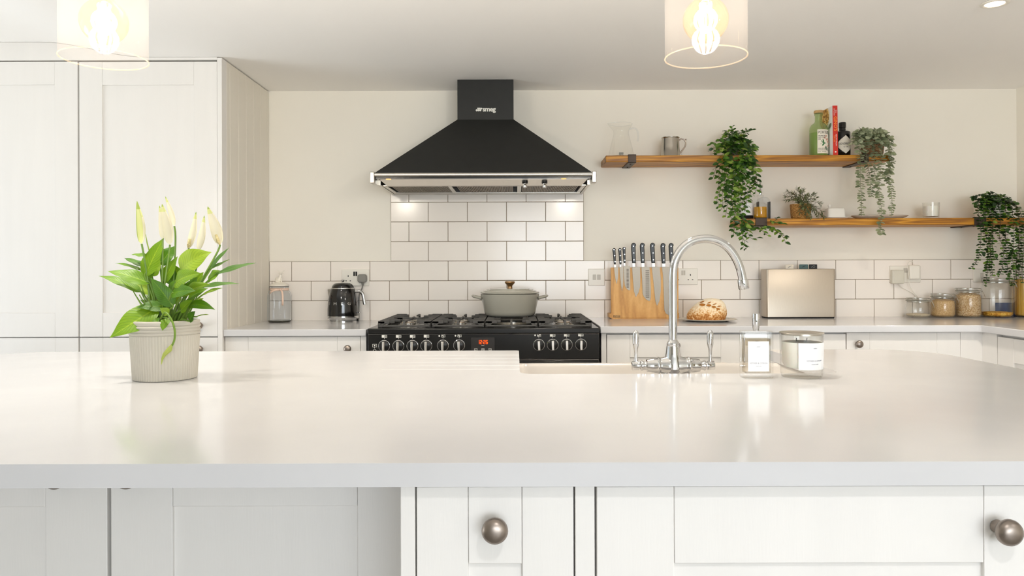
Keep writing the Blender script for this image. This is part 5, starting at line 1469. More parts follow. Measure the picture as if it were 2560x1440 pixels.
# red-spined book
x_0, x_1 = shx(2083.6, 3.635), shx(2095.8, 3.635); hb = .2425
bk = thing('cookery_book', 'cookery book with a red spine leaning between the two gin bottles', 'book', (x_0, 3.72, SZ1))
Ml = T(x_0, 3.635, SZ1 + .0003) @ Matrix.Rotation(math.radians(-.6), 4, 'Y')
wv = x_1 - x_0; dp_ = .178
b = MB(); b.box(.0012, wv - .0012, .004, dp_ - .004, .002, hb - .003, 0, Ml); b.build('pages', MT['paper'], bk, smooth=False)
b = MB(); b.box(0, .0012, .0005, dp_, 0, hb, 0, Ml); b.box(wv - .0012, wv, .0005, dp_, 0, hb, 0, Ml); cv = b.build('cover', MT['label'], bk, smooth=False)
b = MB(); b.box(0, wv, -.0015, .0004, 0, hb, 0, Ml); sp_ = b.build('spine', MT['red'], bk, smooth=False, label='red book spine')
def spine_text(mb, t, size, x, z, sx=1.0, al='LEFT'):
    vs, fs = text_geo(t, size, .0004, al)
    M = Ml @ Matrix.Translation((x, -.0017, z)) @ Matrix(((0, 1, 0, 0), (0, 0, -1, 0), (-1, 0, 0, 0), (0, 0, 0, 1))) @ Matrix.Diagonal((sx, 1, 1, 1))
    mb.add(vs, fs, 0, M)
b = MB(); spine_text(b, "GINO'S", .0235, wv * .52, hb * .782, .95); spine_text(b, 'FOR LESS', .0078, wv * .27, hb * .395); b.build('orange_title', MT['orange'], sp_, smooth=False)
b = MB(); spine_text(b, 'HEALTHY ITALIAN', .0086, wv * .66, hb * .425, .83); spine_text(b, 'Gino', .008, wv * .68, hb * .915); spine_text(b, "D'Acampo", .008, wv * .32, hb * .94)
b.box(wv * .35, wv * .65, -.0019, -.0015, hb * .05, hb * .078, 0, Ml); b.build('white_lettering', MT['mark'], sp_, smooth=False)
# picture on the cover: bowl of pasta and a sage leaf
def cover_disc(cy_, cz_, r_, x_, n=40):
    """printed round shape on the cover, trimmed at the cover's edges"""
    m = MB()
    pts = [(min(dp_ - .001, max(.002, cy_ + r_ * math.cos(2 * PI * i / n))), min(hb - .001, cz_ + r_ * math.sin(2 * PI * i / n))) for i in range(n)]
    m.prism(pts, x_ - .0004, x_, plane='yz', mat=Ml); return m
cover_disc(.095, hb * .80, .068, -.0002).build('printed_bowl', MT['ceramic'], cv)
cover_disc(.095, hb * .83, .056, -.0008).build('printed_pasta', MT['pasta'], cv)
b = MB(); p = Ml @ Vector((-.0016, .012, hb * .66)); q = Ml @ Vector((-.0016, .05, hb * .56)); b.leaf(p, q - p, (-1, 0, 0), (q - p).length, .02, 0, 0); b.build('printed_sage_leaf', MT['greyprintleaf'], cv)
# dark apothecary bottle
hx, hy = shx(2107, 3.715), 3.715; rh = R_(19)
hb_ = thing('gin_bottle', 'squat black gin bottle with a pale diamond label beside the red book', 'bottle', (hx, hy, SZ1))
b = MB(); b.lathe([(0, 0), (rh * .92, 0), (rh, .004), (rh, .120), (rh * .97, .126), (rh * .8, .1305), (rh * .45, .132), (rh * .42, .136), (rh * .42, .140), (0, .140)], (hx, hy, SZ1), 40); b.build('bottle_glass', MT['bottleglass'], hb_)
b = MB(); b.lathe([(0, .1402), (rh * .40, .1402), (rh * .40, .147), (rh * .46, .149), (rh * .46, .172), (rh * .42, .175), (0, .1752)], (hx, hy, SZ1), 32); b.build('stopper', MT['bottleglass'], hb_)
b = MB(); hw_, hh = 17.5 / 505, .0455; zc = .060
ol = [(0, hh), (hw_ * .75, hh * .52), (hw_, hh * .30), (hw_, -hh * .30), (hw_ * .75, -hh * .52), (0, -hh), (-hw_ * .75, -hh * .52), (-hw_, -hh * .30), (-hw_, hh * .30), (-hw_ * .75, hh * .52)]
cols = 24; vs = []; fs = []
def yat(x):
    pts = [(0, hh), (hw_ * .75, hh * .52), (hw_, hh * .30)]
    x = abs(x)
    for (a, za), (c, zc_) in zip(pts[:-1], pts[1:]):
        if x <= c + 1e-9: return za + (zc_ - za) * (x - a) / (c - a)
    return hh * .3
for k in range(cols + 1):
    x = -hw_ + 2 * hw_ * k / cols; a = x / rh; z = yat(x)
    for s_ in (-1, 1): vs.append((hx + (rh + .0006) * math.sin(a), hy - (rh + .0006) * math.cos(a), SZ1 + zc + s_ * z))
for k in range(cols): fs.append((2 * k, 2 * k + 2, 2 * k + 3, 2 * k + 1))
b.add(vs, fs); lb = b.build('label', MT['creamlabel'], hb_)
b = MB(); wrap_text(b, "HENDRICK'S", .0145, (hx, hy), rh + .0009, 0, SZ1 + .063, .0004, sx=.80); b.build('maker_lettering', MT['darkmark'], lb, smooth=False)
b = MB(); wrap_text(b, 'GIN', .0095, (hx, hy), rh + .0009, 0, SZ1 + .048, .0004, space=1.6); b.build('label_lettering', MT['darkmark'], lb, smooth=False)

# ------------------------------------------------------------------ on the lower shelf
D2 = 3.705; s2 = F / D2
def X2(px, D=D2): return (px - 1288) / F * D
# oil bottle
ox = X2(1901); r_o = 16.8 / s2
ob = thing('oil_bottle', 'glass oil bottle half full of amber oil with a steel pourer on the lower shelf', 'bottle', (ox, D2, SZ2))
b = MB(); b.lathe([(0, .0005), (r_o * .95, .0005), (r_o, .004), (r_o, .070), (r_o * .93, .076), (r_o * .6, .083), (r_o * .42, .09), (r_o * .38, .112), (r_o * .5, .114), (r_o * .5, .120), (r_o * .38, .122)], (ox, D2, SZ2), 36); b.build('bottle_glass', MT['glass'], ob)
b = MB(); b.lathe([(0, .004), (r_o * .9, .004), (r_o * .93, .007), (r_o * .93, .062), (0, .0625)], (ox, D2, SZ2), 32); b.build('oil', MT['oil'], ob, label='amber oil')
b = MB(); b.lathe([(0, .1222), (.0065, .1222), (.0075, .127), (.0075, .138), (.0055, .141), (.0045, .150), (.0035, .154), (.0036, .19), (.003, .192), (0, .192)], (ox + .001, D2, SZ2), 20)
b.tube([(ox + .006, D2, SZ2 + .158), (ox + .012, D2 - .003, SZ2 + .166), (ox + .009, D2 - .006, SZ2 + .172), (ox + .002, D2 - .006, SZ2 + .168)], .0014, 8); b.build('pourer', MT['chrome'], ob)
# clear flask with a dark side behind it
px_ = X2(1909, 3.775)
fl = thing('glass_bottle', 'flat clear bottle with dark edges behind the oil bottle', 'bottle', (px_, 3.775, SZ2))
wv2, h2 = .030, .118
ol = [(-wv2, 0), (wv2, 0)] + [(wv2 - .022 + .022 * math.cos(a), h2 - .022 + .022 * math.sin(a)) for a in [PI / 2 * i / 8 for i in range(9)]] + [(-wv2 + .022 + .022 * math.cos(a), h2 - .022 + .022 * math.sin(a)) for a in [PI / 2 + PI / 2 * i / 8 for i in range(9)]]
b = MB(); b.prism([(px_ + x, SZ2 + z) for x, z in ol], 3.76, 3.79); b.build('bottle_glass', MT['glassgrey'], fl, bevel=.003)
b = MB(); b.box(px_ + wv2 - .004, px_ + wv2 + .0006, 3.759, 3.791, SZ2, SZ2 + .095); b.box(px_ - wv2 - .0006, px_ - wv2 + .003, 3.759, 3.791, SZ2, SZ2 + .095); b.build('dark_edge', MT['mirrorframe'], fl, smooth=False)
# white-label bottle
wx_ = X2(1867, 3.73)
wb = thing('glass_bottle', 'bottle with a plain white label and dark base, half behind the trailing plant', 'bottle', (wx_, 3.73, SZ2))
rw = 15 / s2
b = MB(); b.lathe([(0, 0), (rw, 0), (rw, .085), (rw * .8, .1), (rw * .4, .112), (rw * .38, .14), (0, .14)], (wx_, 3.73, SZ2), 32); b.build('bottle_glass', MT['glassgrey'], wb)
b = MB(); b.lathe([(rw + .0005, .022), (rw + .0005, .082)], (wx_, 3.73, SZ2), 32); b.build('label', MT['label'], wb)
b = MB(); b.lathe([(rw + .0006, .001), (rw + .0012, .003), (rw + .0012, .019), (rw + .0006, .021)], (wx_, 3.73, SZ2), 32); b.build('base_band', MT['dark'], wb)
# butter dish
ux, uy = X2(2089), 3.705
bd = thing('butter_dish', 'white ceramic butter dish with a knobbed lid on the lower shelf', 'butter dish', (ux, uy, SZ2))
b = MB(); w1 = 29 / s2
loops(b, [rrect(ux - w1 * .85, ux + w1 * .85, uy - .036, uy + .036, .015, SZ2), rrect(ux - w1, ux + w1, uy - .045, uy + .045, .018, SZ2 + .008), rrect(ux - w1, ux + w1, uy - .045, uy + .045, .018, SZ2 + .010), rrect(ux - w1 * .9, ux + w1 * .9, uy - .04, uy + .04, .016, SZ2 + .007)]); b.build('tray', MT['whiteceramic'], bd)
b = MB(); w2 = 21.5 / s2; xo = -.004
loops(b, [rrect(ux + xo - w2 * 1.04, ux + xo + w2 * 1.04, uy - .033, uy + .033, .014, SZ2 + .0075), rrect(ux + xo - w2, ux + xo + w2, uy - .031, uy + .031, .014, SZ2 + .043), rrect(ux + xo - w2 * .93, ux + xo + w2 * .93, uy - .028, uy + .028, .013, SZ2 + .0525), rrect(ux + xo - w2 * .75, ux + xo + w2 * .75, uy - .022, uy + .022, .011, SZ2 + .056), rrect(ux + xo - w2 * .3, ux + xo + w2 * .3, uy - .01, uy + .01, .006, SZ2 + .0565)])
ld = b.build('lid', MT['whiteceramic'], bd)
b = MB(); kx_ = ux + (2074 - 2089) / s2; b.lathe([(0, .0545), (.0045, .0545), (.0038, .059), (.0072, .064), (.0078, .069), (.005, .0745), (0, .0755)], (kx_, uy, SZ2), 20); b.build('lid_knob', MT['whiteceramic'], ld)
# shallow dish
px_d = X2(2203, 3.70)
sd_ = thing('serving_dish', 'shallow silvery oval dish on the lower shelf below the grey-green trailing plant', 'dish', (px_d, 3.715, SZ2))
b = MB(); b.lathe([(0, 0), (.095, 0), (.104, .002), (.128, .010), (.139, .0165), (.141, .0185), (.139, .0195), (.133, .0165), (.10, .0055), (.09, .003), (0, .003)], (px_d, 3.715, SZ2), 56, sy=.55); b.build('dish_body', pm('silvery_glazed_dish', (224, 218, 204), .2), sd_)
# candle in a glass
cx_ = X2(2328)
cg = thing('candle_glass', 'white candle in a faceted glass on the lower shelf, left of the dark plant', 'candle', (cx_, D2, SZ2))
rc_ = 19.3 / s2
b = MB(); b.lathe([(0, .0005), (rc_ * .92, .0005), (rc_ * .95, .004), (rc_, .082), (rc_ * .95, .082), (rc_ * .9, .012), (0, .010)], (cx_, D2, SZ2), 40); b.build('tumbler', MT['glass'], cg)
b = MB(); b.lathe([(0, .011), (rc_ * .86, .012), (rc_ * .9, .064), (0, .065)], (cx_, D2, SZ2), 36); w_ = b.build('wax', MT['wax'], cg)
b = MB(); b.tube([(cx_, D2, SZ2 + .065), (cx_ + .001, D2, SZ2 + .072)], .0008, 6); b.build('wick', MT['darkmark'], w_)
# ------------------------------------------------------------------ plants
RP = random.Random(11)
# ---- peace lily in a ribbed pot on the island
LX0, LY0 = (412.5 - 1288) / 1850 * 1.69, 1.69
lily = thing('potted_peace_lily', 'peace lily with cream flowers in a ribbed off-white pot on the island', 'plant', (LX0, LY0, ZT))
ls0 = F / LY0
b = MB(); H = .1335; rt, rb_ = .0725, .0668
prof = [(0, .0005), (rb_, .0005)]
b.lathe([(0, .0004), (rb_ - .001, .0004), (rb_, .0015)], (LX0, LY0, ZT), 144)
n = 144
b.lathe([(rb_ + (rt - rb_) * t, .0015 + .0985 * t) for t in [i / 8 for i in range(9)]], (LX0, LY0, ZT), 216, rib=.0012, ribn=3)
pr = [(rt - .0002, .100)]
for z0 in (.1012, .1085, .1158):
    pr += [(rt - .0006, z0), (rt + .0018, z0 + .0018), (rt + .0026, z0 + .0036), (rt + .0018, z0 + .0054), (rt - .0006, z0 + .0068)]
pr += [(rt + .0006, .1245), (rt + .0012, .1295), (rt + .0004, .1325), (rt - .0025, H), (rt - .005, .1322), (rt - .006, .12), (rt - .006, .110)]
b.lathe(pr, (LX0, LY0, ZT), 96)
b.build('pot', MT['potclay'], lily, angle=60, label='ribbed stoneware pot')
b = MB(); b.lathe([(rt - .0055, .112), (rt * .6, .1165), (0, .118)], (LX0, LY0, ZT), 40); b.build('soil', MT['soil'], lily)
# leaves: (attach x,y) (base x,y) (tip x,y) width depth-offset-at-base depth-at-tip roll ; coordinates of the photo crop (x2.77)
def lp(x, y, dy=0.0): return wp(220 + x / 2.77, 460 + y / 2.77, LY0 + dy)
lv = [
 # left, low big one hanging over the rim
 ((500, 960), (490, 850), (150, 1065), 175, -.03, -.085, .9, .06),
 ((520, 950), (560, 860), (335, 850), 95, -.02, -.05, .6, .5),
 ((530, 950), (540, 830), (330, 870), 70, -.02, -.03, .4, .2),
 ((520, 960), (430, 690), (140, 600), 120, -.01, -.03, .5, .35),
 ((500, 950), (370, 750), (75, 630), 85, .0, -.01, .4, .4),
 ((500, 950), (370, 600), (185, 548), 50, .03, .05, .2, .3),
 ((510, 950), (380, 570), (250, 512), 60, .03, .05, .3, .2),
 ((520, 950), (400, 500), (300, 488), 60, .02, .03, .3, .2),
 ((520, 950), (395, 640), (525, 372), 125, -.01, .0, .85, .2),
 ((540, 950), (500, 560), (600, 430), 120, .02, .03, .8, .2),
 ((540, 950), (430, 660), (390, 540), 85, .0, .01, .8, .2),
 ((540, 950), (440, 640), (500, 530), 90, .01, .02, .7, .2),
 ((560, 950), (520, 690), (620, 500), 85, .0, .01, .8, .3),
 ((600, 950), (640, 600), (830, 470), 175, -.03, -.06, .95, .75),
 ((600, 950), (600, 690), (760, 612), 120, -.035, -.075, .85, .6),
 ((600, 950), (580, 760), (735, 735), 95, -.05, -.085, .8, .5),
 ((560, 950), (590, 850), (440, 650), 105, -.04, -.06, .6, .4),
 ((640, 950), (650, 770), (840, 690), 110, -.03, -.05, .6, .4),
 ((640, 950), (690, 800), (830, 720), 80, -.02, -.03, .6, .3),
 ((660, 950), (830, 670), (925, 600), 95, .01, .0, .6, .4),
 ((660, 950), (880, 625), (1165, 545), 62, .0, -.02, .5, .15),
 ((660, 950), (770, 720), (1050, 690), 60, -.01, -.03, .4, .25),
 ((680, 950), (790, 770), (935, 718), 50, .0, .0, .4, .3),
 ((690, 950), (700, 840), (865, 858), 75, -.03, -.06, .7, .9),
 ((690, 960), (700, 950), (740, 880), 70, -.04, -.05, .7, .2),
 ((710, 950), (745, 920), (840, 905), 26, -.02, -.03, .3, .3),
 ((540, 960), (550, 930), (515, 1015), 62, -.06, -.075, .8, .4),
 ((500, 960), (470, 930), (480, 975), 50, -.05, -.07, .8, .4),
 ((660, 950), (830, 600), (980, 435), 50, .05, .07, .4, .1),
 ((660, 950), (850, 590), (985, 520), 45, .05, .07, .3, .1),
 ((560, 950), (570, 760), (640, 650), 80, -.02, -.02, .8, .2),
 ((540, 950), (500, 780), (420, 650), 95, .0, .0, .8, .2),
 ((600, 950), (650, 700), (600, 560), 100, .03, .03, .9, .1),
 ((620, 950), (720, 720), (800, 610), 90, .03, .03, .8, .2),
 ((540, 950), (480, 860), (360, 800), 60, .02, .02, .5, .3),
 ((620, 950), (620, 830), (560, 720), 90, -.01, -.02, .8, .1),
 ((600, 950), (560, 800), (470, 700), 80, -.02, -.03, .8, .2),
 ((560, 950), (520, 830), (420, 760), 70, .0, .0, .7, .3),
 ((640, 950), (680, 760), (760, 640), 80, .0, .01, .8, .2),
 ((620, 950), (640, 880), (720, 800), 75, -.03, -.045, .8, .3),
 ((580, 950), (590, 700), (560, 560), 85, .02, .03, .9, .1),
 ((660, 950), (720, 850), (800, 790), 60, .02, .02, .6, .3),
 ((520, 950), (450, 760), (330, 690), 75, .03, .03, .6, .3),
 ((600, 960), (560, 900), (500, 860), 55, -.045, -.06, .8, .3),
]
UVS = []
def lily_leaf(mb, p, d, nrm, L, W, bend, seg=14, cols=3, ph=0.0):
    d = Vector(d).normalized(); nrm = Vector(nrm)
    side = d.cross(nrm).normalized(); nrm = side.cross(d).normalized()
    vs, fs = [], []; nc = 2 * cols + 1
    for i in range(seg + 1):
        t = i / seg
        w = max(.012, math.sin(PI * t ** .72) ** .85 * (1 - .18 * t)) * W * .5
        if t > .8: w *= 1 - .35 * (t - .8) / .2
        ang = bend * t ** 1.4
        c = Vector(p) + d * (L * (math.sin(ang) / ang if ang > 1e-3 else 1) * t) - nrm * (L * t * ((1 - math.cos(ang)) / ang if ang > 1e-3 else 0))
        nn = nrm * math.cos(ang) + d * math.sin(ang)
        for j in range(-cols, cols + 1):
            u = j / cols
            lift = .30 * abs(u) ** .8 - .16 * u * u + .10 * abs(u) * math.sin(t * 11 + ph + (2 if u > 0 else 0))
            vs.append(c + side * (w * u) + nn * (w * lift)); UVS.append((u, t, 0))
    for i in range(seg):
        for j in range(nc - 1):
            a = i * nc + j; fs.append((a, a + nc, a + nc + 1, a + 1))
    mb.add(vs, fs)
lb_ = MB(); st_ = MB(); px_m = 1.0 / 2.77 / ls0
for (at, ba, ti, w, d0, d1, face, bend) in lv:
    A = Vector((LX0 + (at[0] - 560) / 2.77 / ls0 * .7, LY0 + d0 * .6, ZT + .114)); B = lp(*ba, d0); Tt = lp(*ti, d1)
    d = Tt - B; L = d.length
    # upper side of the leaf turns from straight up to towards the viewer with 'face'
    nrm = Vector((0, -face, 1.0 - .72 * face)).normalized()
    bd_ = bend
    d2 = (d + nrm * L * bd_ * .5)
    lily_leaf(lb_, B, d2, nrm, L * (1 + bd_ * bd_ * .08), w / 2.77 / ls0 * 1.12, max(bd_, .02), ph=at[0] * .37 + ti[1])
    mid = (A + B) / 2 + Vector((0, 0, .012))
    st_.tube(catmull([A, mid, B, B + d * .12], 4), [.0021] * 8 + [.0017] * 4 + [.0012], 7)
lo_ = lb_.build('leaves', MT['lilyleaf'], lily, recalc=False, angle=80)
at_ = lo_.data.attributes.new('leafuv', 'FLOAT_VECTOR', 'POINT'); at_.data.foreach_set('vector', [c for t in UVS for c in t])
fl_ = [  # flower: stem attach x, spathe base, tip, width, depth, stem mid
 ((455, 950), (372, 415), (347, 118), 62, -.01, (410, 640), True),
 ((530, 950), (517, 380), (501, 150), 50, -.005, (515, 640), False),
 ((545, 950), (568, 420), (520, 138), 72, -.02, (550, 560), False),
 ((600, 950), (598, 292), (541, 85), 40, .02, (605, 430), False),
 ((640, 950), (698, 445), (755, 195), 52, .0, (690, 600), False),
 ((650, 950), (765, 460), (812, 220), 52, .01, (740, 620), False),
 ((680, 950), (915, 420), (836, 155), 84, .0, (870, 520), False)]
for (at, ba, ti, w, dy, mid, green) in fl_:
    A = Vector((LX0 + (at[0] - 580) / 2.77 / ls0 * .6, LY0 + dy, ZT + .115)); B = lp(*ba, dy); Tt = lp(*ti, dy - .005); Mi = lp(*mid, dy)
    st_.tube(catmull([A, Mi, B], 8), .0022, 8)
    L = (Tt - B).length; W = w / 2.77 / ls0; d = (Tt - B).normalized(); side = Vector((d.z, 0, -d.x)).normalized(); out = Vector((0, -1, 0))
    m = MB(); nu, nv = 16, 8
    def spt(u, v):
        ww = W * .5 * (math.sin(PI * min(1, u ** .72)) ** .75 * (1 - .35 * u) + .04)
        a = (v - .5) * PI * 1.25
        tw = .5 * u
        c = B + d * (L * u) + side * (L * .03 * math.sin(PI * u * 1.3))
        return c + side * (ww * math.sin(a + tw * .5)) - out * (ww * .9 * (math.cos(a) - .4)) * .9
    m.grid(spt, nu, nv)
    nf = len(m.f)
    for i in range(nf):
        u = (i // nv) / nu
        if green: m.m[i] = 1 if (i % nv == 0 or u > .8) else (2 if i % nv < 4 or u > .6 else 0)
        elif u > .90: m.m[i] = 1
        elif u > .8: m.m[i] = 2
    sp_o = m.build('flower', [MT['spathe'], MT['spathetip'], MT['spathepale']], lily, recalc=False, angle=80, label='cream flower spathe')
    if ba[0] not in (698, 915): continue
    m = MB(); m.tube([B + out * .002, B + d * (L * .08) + out * W * .22, B + d * (L * .26) + out * W * .26], [.0018, .0042, .0026], 10); m.build('spadix', MT['spadix'], sp_o)
# drooping spent flower in front of the pot
ct = catmull([lp(500, 940, -.055), lp(535, 890, -.075), lp(575, 935, -.085), lp(600, 1010, -.088), lp(598, 1080, -.088), lp(575, 1130, -.087)], 6)
st_.tube(ct, .0022, 8)
m = MB(); m.tube([lp(582, 1112, -.087), lp(565, 1145, -.088), lp(530, 1180, -.087), lp(515, 1210, -.087), lp(508, 1250, -.087)], [.0022, .0055, .0042, .0024, .0006], 10); m.build('flower', MT['spathetip'], lily, label='drooping spent flower bud')
m = MB(); m.tube([lp(440, 520, .03), lp(410, 410, .03), lp(397, 340, .03)], [.0016, .0014, .0006], 7); m.build('flower', MT['spathetip'], lily, label='thin unopened bud')
for k in range(16):
    a = RP.uniform(0, 2 * PI); r_ = RP.uniform(.005, .035)
    A = Vector((LX0 + r_ * math.cos(a), LY0 + r_ * math.sin(a), ZT + .114)); st_.tube([A, A + Vector((math.cos(a) * .02, math.sin(a) * .02, .04)), A + Vector((math.cos(a) * .045, math.sin(a) * .04, RP.uniform(.07, .1)))], [.002, .0017, .0012], 6)
st_.build('stems', MT['lilystem'], lily)

# ---- helpers for shelf plants
def vine(leafmb, stemmb, path, rng, step, Lr, Wr, mode='alt', shape='oval', r=.0009, spread=.7, droop=.5, start=0.0):
    """a strand with leaves along it"""
    P = catmull(path, 6); stemmb.tube(P, r, 5)
    acc = 0; side = 1
    tot = sum((P[i + 1] - P[i]).length for i in range(len(P) - 1)); run = 0
    for i in range(len(P) - 1):
        a, c = P[i], P[i + 1]; seg = (c - a).length
        if seg < 1e-6: continue
        d = (c - a) / seg; t = 0
        while acc + (seg - t) >= step:
            t += step - acc; acc = 0; p = a + d * t
            fr = (run + t) / tot
            if fr < start: continue
            k = (1 - .35 * fr) * rng.uniform(.75, 1.2)
            if mode == 'pair':
                az = rng.uniform(0, PI)
                h = Vector((math.cos(az), math.sin(az), 0))
                for e in (-1, 1):
                    dd = (h * e + d * .28 + Vector((0, 0, .12))).normalized()
                    nn = (Vector((0, 0, 1)) * .75 + Vector((rng.uniform(-.5, .5), -.85 + rng.uniform(-.3, .5), 0))).normalized()
                    leafmb.leaf(p, dd, nn, Lr * k, Wr * k, rng.uniform(-.1, .4), .12, 5, shape='round')
            else:
                az = rng.uniform(-.9, .9) + (0 if side > 0 else PI); side = -side
                dd = (Vector((math.cos(az) * spread, -abs(math.sin(az)) * .8 - .15, 0)) + d * droop).normalized()
                nn = (Vector((rng.uniform(-.8, .8), -.75 + rng.uniform(-.3, .7), .75 + rng.uniform(-.7, .2)))).normalized()
                leafmb.leaf(p + dd * .002, dd, nn, Lr * k, Wr * k, rng.uniform(.1, .7), .15, 5, shape=shape)
        acc += seg - t; run += seg

# ---- leafy green trailing plant on the upper shelf
def gp(x, y, D): return wp(1760 + x / 4.364, 300 + y / 4.364, D)
vp = thing('trailing_plant', 'bushy green trailing plant spilling from the upper shelf to below the lower one', 'plant', (wx(1836, 3.70), 3.70, SZ1), 'trailing shelf plants')
vx = wx(1836, 3.70)
b = MB(); b.lathe([(0, 0), (.040, 0), (.043, .003), (.050, .052), (.052, .055), (.047, .056), (.045, .045), (0, .044)], (vx, 3.70, SZ1), 36); b.build('pot', MT['concrete'], vp)
L_, S_ = MB(), MB(); rg = random.Random(5)
cz_ = lambda: 3.70
top = Vector((vx, 3.69, SZ1 + .052))
ends = [((300, 70), 3.68), ((215, 120), 3.66), ((500, 105), 3.66), ((560, 100), 3.69), ((80, 265), 3.65), ((70, 340), 3.62), ((100, 370), 3.60), ((560, 330), 3.62), ((545, 290), 3.66), ((380, 150), 3.70), ((440, 130), 3.64), ((320, 150), 3.64), ((250, 180), 3.68), ((150, 330), 3.64), ((470, 240), 3.6)]
for (e, D) in ends:
    E = gp(*e, D); m_ = (top + E) / 2 + Vector((0, 0, .028))
    vine(L_, S_, [top, m_, E], rg, .0090, .035, .0195, spread=.8, droop=.5, start=.25)
# crown filling
for k in range(110):
    p = gp(rg.uniform(170, 520), rg.uniform(230, 470), rg.uniform(3.585, 3.68)); d = Vector((rg.uniform(-1, 1), rg.uniform(-1, -.1), rg.uniform(-.7, .5)))
    L_.leaf(p, d, (rg.uniform(-.5, .5), -.7, .8), rg.uniform(.028, .042), rg.uniform(.017, .023), rg.uniform(.1, .7), .15, 5)
for k in range(75):
    p = gp(rg.uniform(200, 500), rg.uniform(150, 330), rg.uniform(3.60, 3.72)); d = Vector((rg.uniform(-1, 1), rg.uniform(-1, .1), rg.uniform(-.6, .8)))
    L_.leaf(p, d, (rg.uniform(-.6, .6), -.6, .8), rg.uniform(.026, .038), rg.uniform(.015, .020), rg.uniform(.1, .7), .15, 5)
for k in range(46):
    p = gp(rg.uniform(215, 530), rg.uniform(390, 480), rg.uniform(3.570, 3.60)); d = Vector((rg.uniform(-.9, .9), rg.uniform(-.7, -.1), rg.uniform(-.9, .1)))
    L_.leaf(p, d, (rg.uniform(-.6, .6), -.8, .7), rg.uniform(.026, .036), rg.uniform(.015, .020), rg.uniform(.1, .7), .15, 5)
strands = [  # crop polyline, depth
 [(230, 380), (160, 470), (120, 560), (95, 640)], [(240, 400), (170, 520), (165, 700), (150, 850), (160, 950)], [(260, 400), (200, 560), (190, 720), (150, 840), (130, 890)],
 [(280, 420), (240, 600), (200, 800), (205, 920), (180, 990)], [(300, 420), (270, 620), (280, 800), (250, 950), (235, 1060)], [(320, 420), (320, 640), (300, 820), (310, 960), (290, 1050), (320, 1100)],
 [(350, 420), (360, 640), (350, 860), (340, 1000), (370, 1090)], [(380, 420), (400, 620), (380, 820), (400, 980), (420, 1080), (480, 1190)], [(420, 400), (440, 600), (450, 780), (420, 900), (450, 990)],
 [(450, 400), (500, 560), (500, 700), (470, 820), (460, 950), (440, 1000)], [(480, 400), (540, 540), (560, 640), (520, 760), (490, 860)], [(500, 400), (560, 520), (570, 640), (540, 700)],
 [(520, 400), (560, 560), (580, 680), (560, 790)], [(400, 450), (380, 700), (340, 900), (330, 1040), (320, 1180), (300, 1220)], [(360, 1000), (390, 1130), (430, 1200), (420, 1310), (430, 1390)],
 [(420, 1060), (450, 1160), (480, 1240), (530, 1300), (590, 1280)], [(430, 1080), (520, 1170), (620, 1200), (690, 1260)], [(440, 1080), (560, 1180), (700, 1170), (800, 1220), (870, 1290), (890, 1350)],
 [(690, 1170), (760, 1200), (830, 1240), (900, 1280)], [(380, 1060), (400, 1190), (440, 1330), (465, 1410)], [(330, 1080), (330, 1190), (320, 1270)], [(300, 420), (230, 560), (250, 720), (240, 900)], [(420, 450), (350, 640), (310, 760), (330, 900)],
 [(460, 420), (430, 640), (390, 760), (400, 900), (380, 1000)], [(680, 1110), (740, 1110), (800, 1080), (770, 1060)], [(700, 1110), (790, 1120), (870, 1130)]]
for i, s_ in enumerate(strands):
    D = 3.585 + .03 * ((i * 7) % 5) / 5
    vine(L_, S_, [gp(x, y, D - .004 * k) for k, (x, y) in enumerate(s_)], rg, .0128, .036, .0185, spread=.95, droop=.45)
L_.build('leaves', MT['vine'], vp, recalc=False, angle=80); S_.build('stems', MT['vinestem'], vp)

# ---- grey-green eucalyptus in a cane basket, right end of the upper shelf
def ep(x, y, D): return wp(1900 + x / 3.6, 240 + y / 3.6, D)
ex = wx(2182, 3.70)
eu = thing('trailing_plant', 'grey-green eucalyptus trailing from a handled cane basket at the right of the upper shelf', 'plant', (ex, 3.70, SZ1), 'trailing shelf plants')
b = MB(); b.lathe([(0, 0), (.044, 0), (.048, .004), (.053, .045), (.0505, .083), (.048, .087), (.045, .083), (.043, .07), (0, .07)], (ex, 3.70, SZ1), 36); b.build('basket', MT['wickerdull'], eu)
b = MB(); hx_, hz_ = ex + .045, SZ1 + .085
b.tube([(hx_ + .0165 * math.cos(a) + .004, 3.69, hz_ + .004 + .025 * math.sin(a)) for a in [PI * 1.02 - PI * 1.35 * i / 14 for i in range(15)]], .0032, 8); b.build('basket_handle', MT['wicker'], eu)
L_, S_ = MB(), MB(); rg = random.Random(8)
tp = Vector((ex, 3.69, SZ1 + .078))
E_ = [[(960, 350), (900, 300), (890, 400), (900, 520), (905, 660), (903, 780), (912, 900), (916, 1080)], [(980, 350), (950, 420), (960, 560), (985, 700), (995, 800), (1003, 905)], [(1010, 350), (1020, 450), (1030, 560), (1028, 700), (1040, 790), (1045, 830)],
      [(1060, 340), (1085, 420), (1090, 560), (1085, 700), (1070, 850), (1085, 950), (1095, 1050), (1085, 1150), (1085, 1220), (1105, 1248)], [(1100, 340), (1150, 370), (1180, 470), (1178, 600), (1160, 720), (1180, 830), (1188, 950), (1180, 1085)],
      [(1080, 350), (1140, 360), (1165, 480), (1180, 560), (1170, 640), (1140, 760), (1150, 790)], [(960, 340), (870, 340), (840, 400), (830, 445)], [(960, 340), (880, 320), (860, 390), (910, 430)]]
for i, s_ in enumerate(E_):
    vine(L_, S_, [tp] + [ep(x, y, 3.62 - .004 * min(k, 6)) for k, (x, y) in enumerate(s_)], rg, .0115, .0305, .0235, mode='pair', r=.0010)
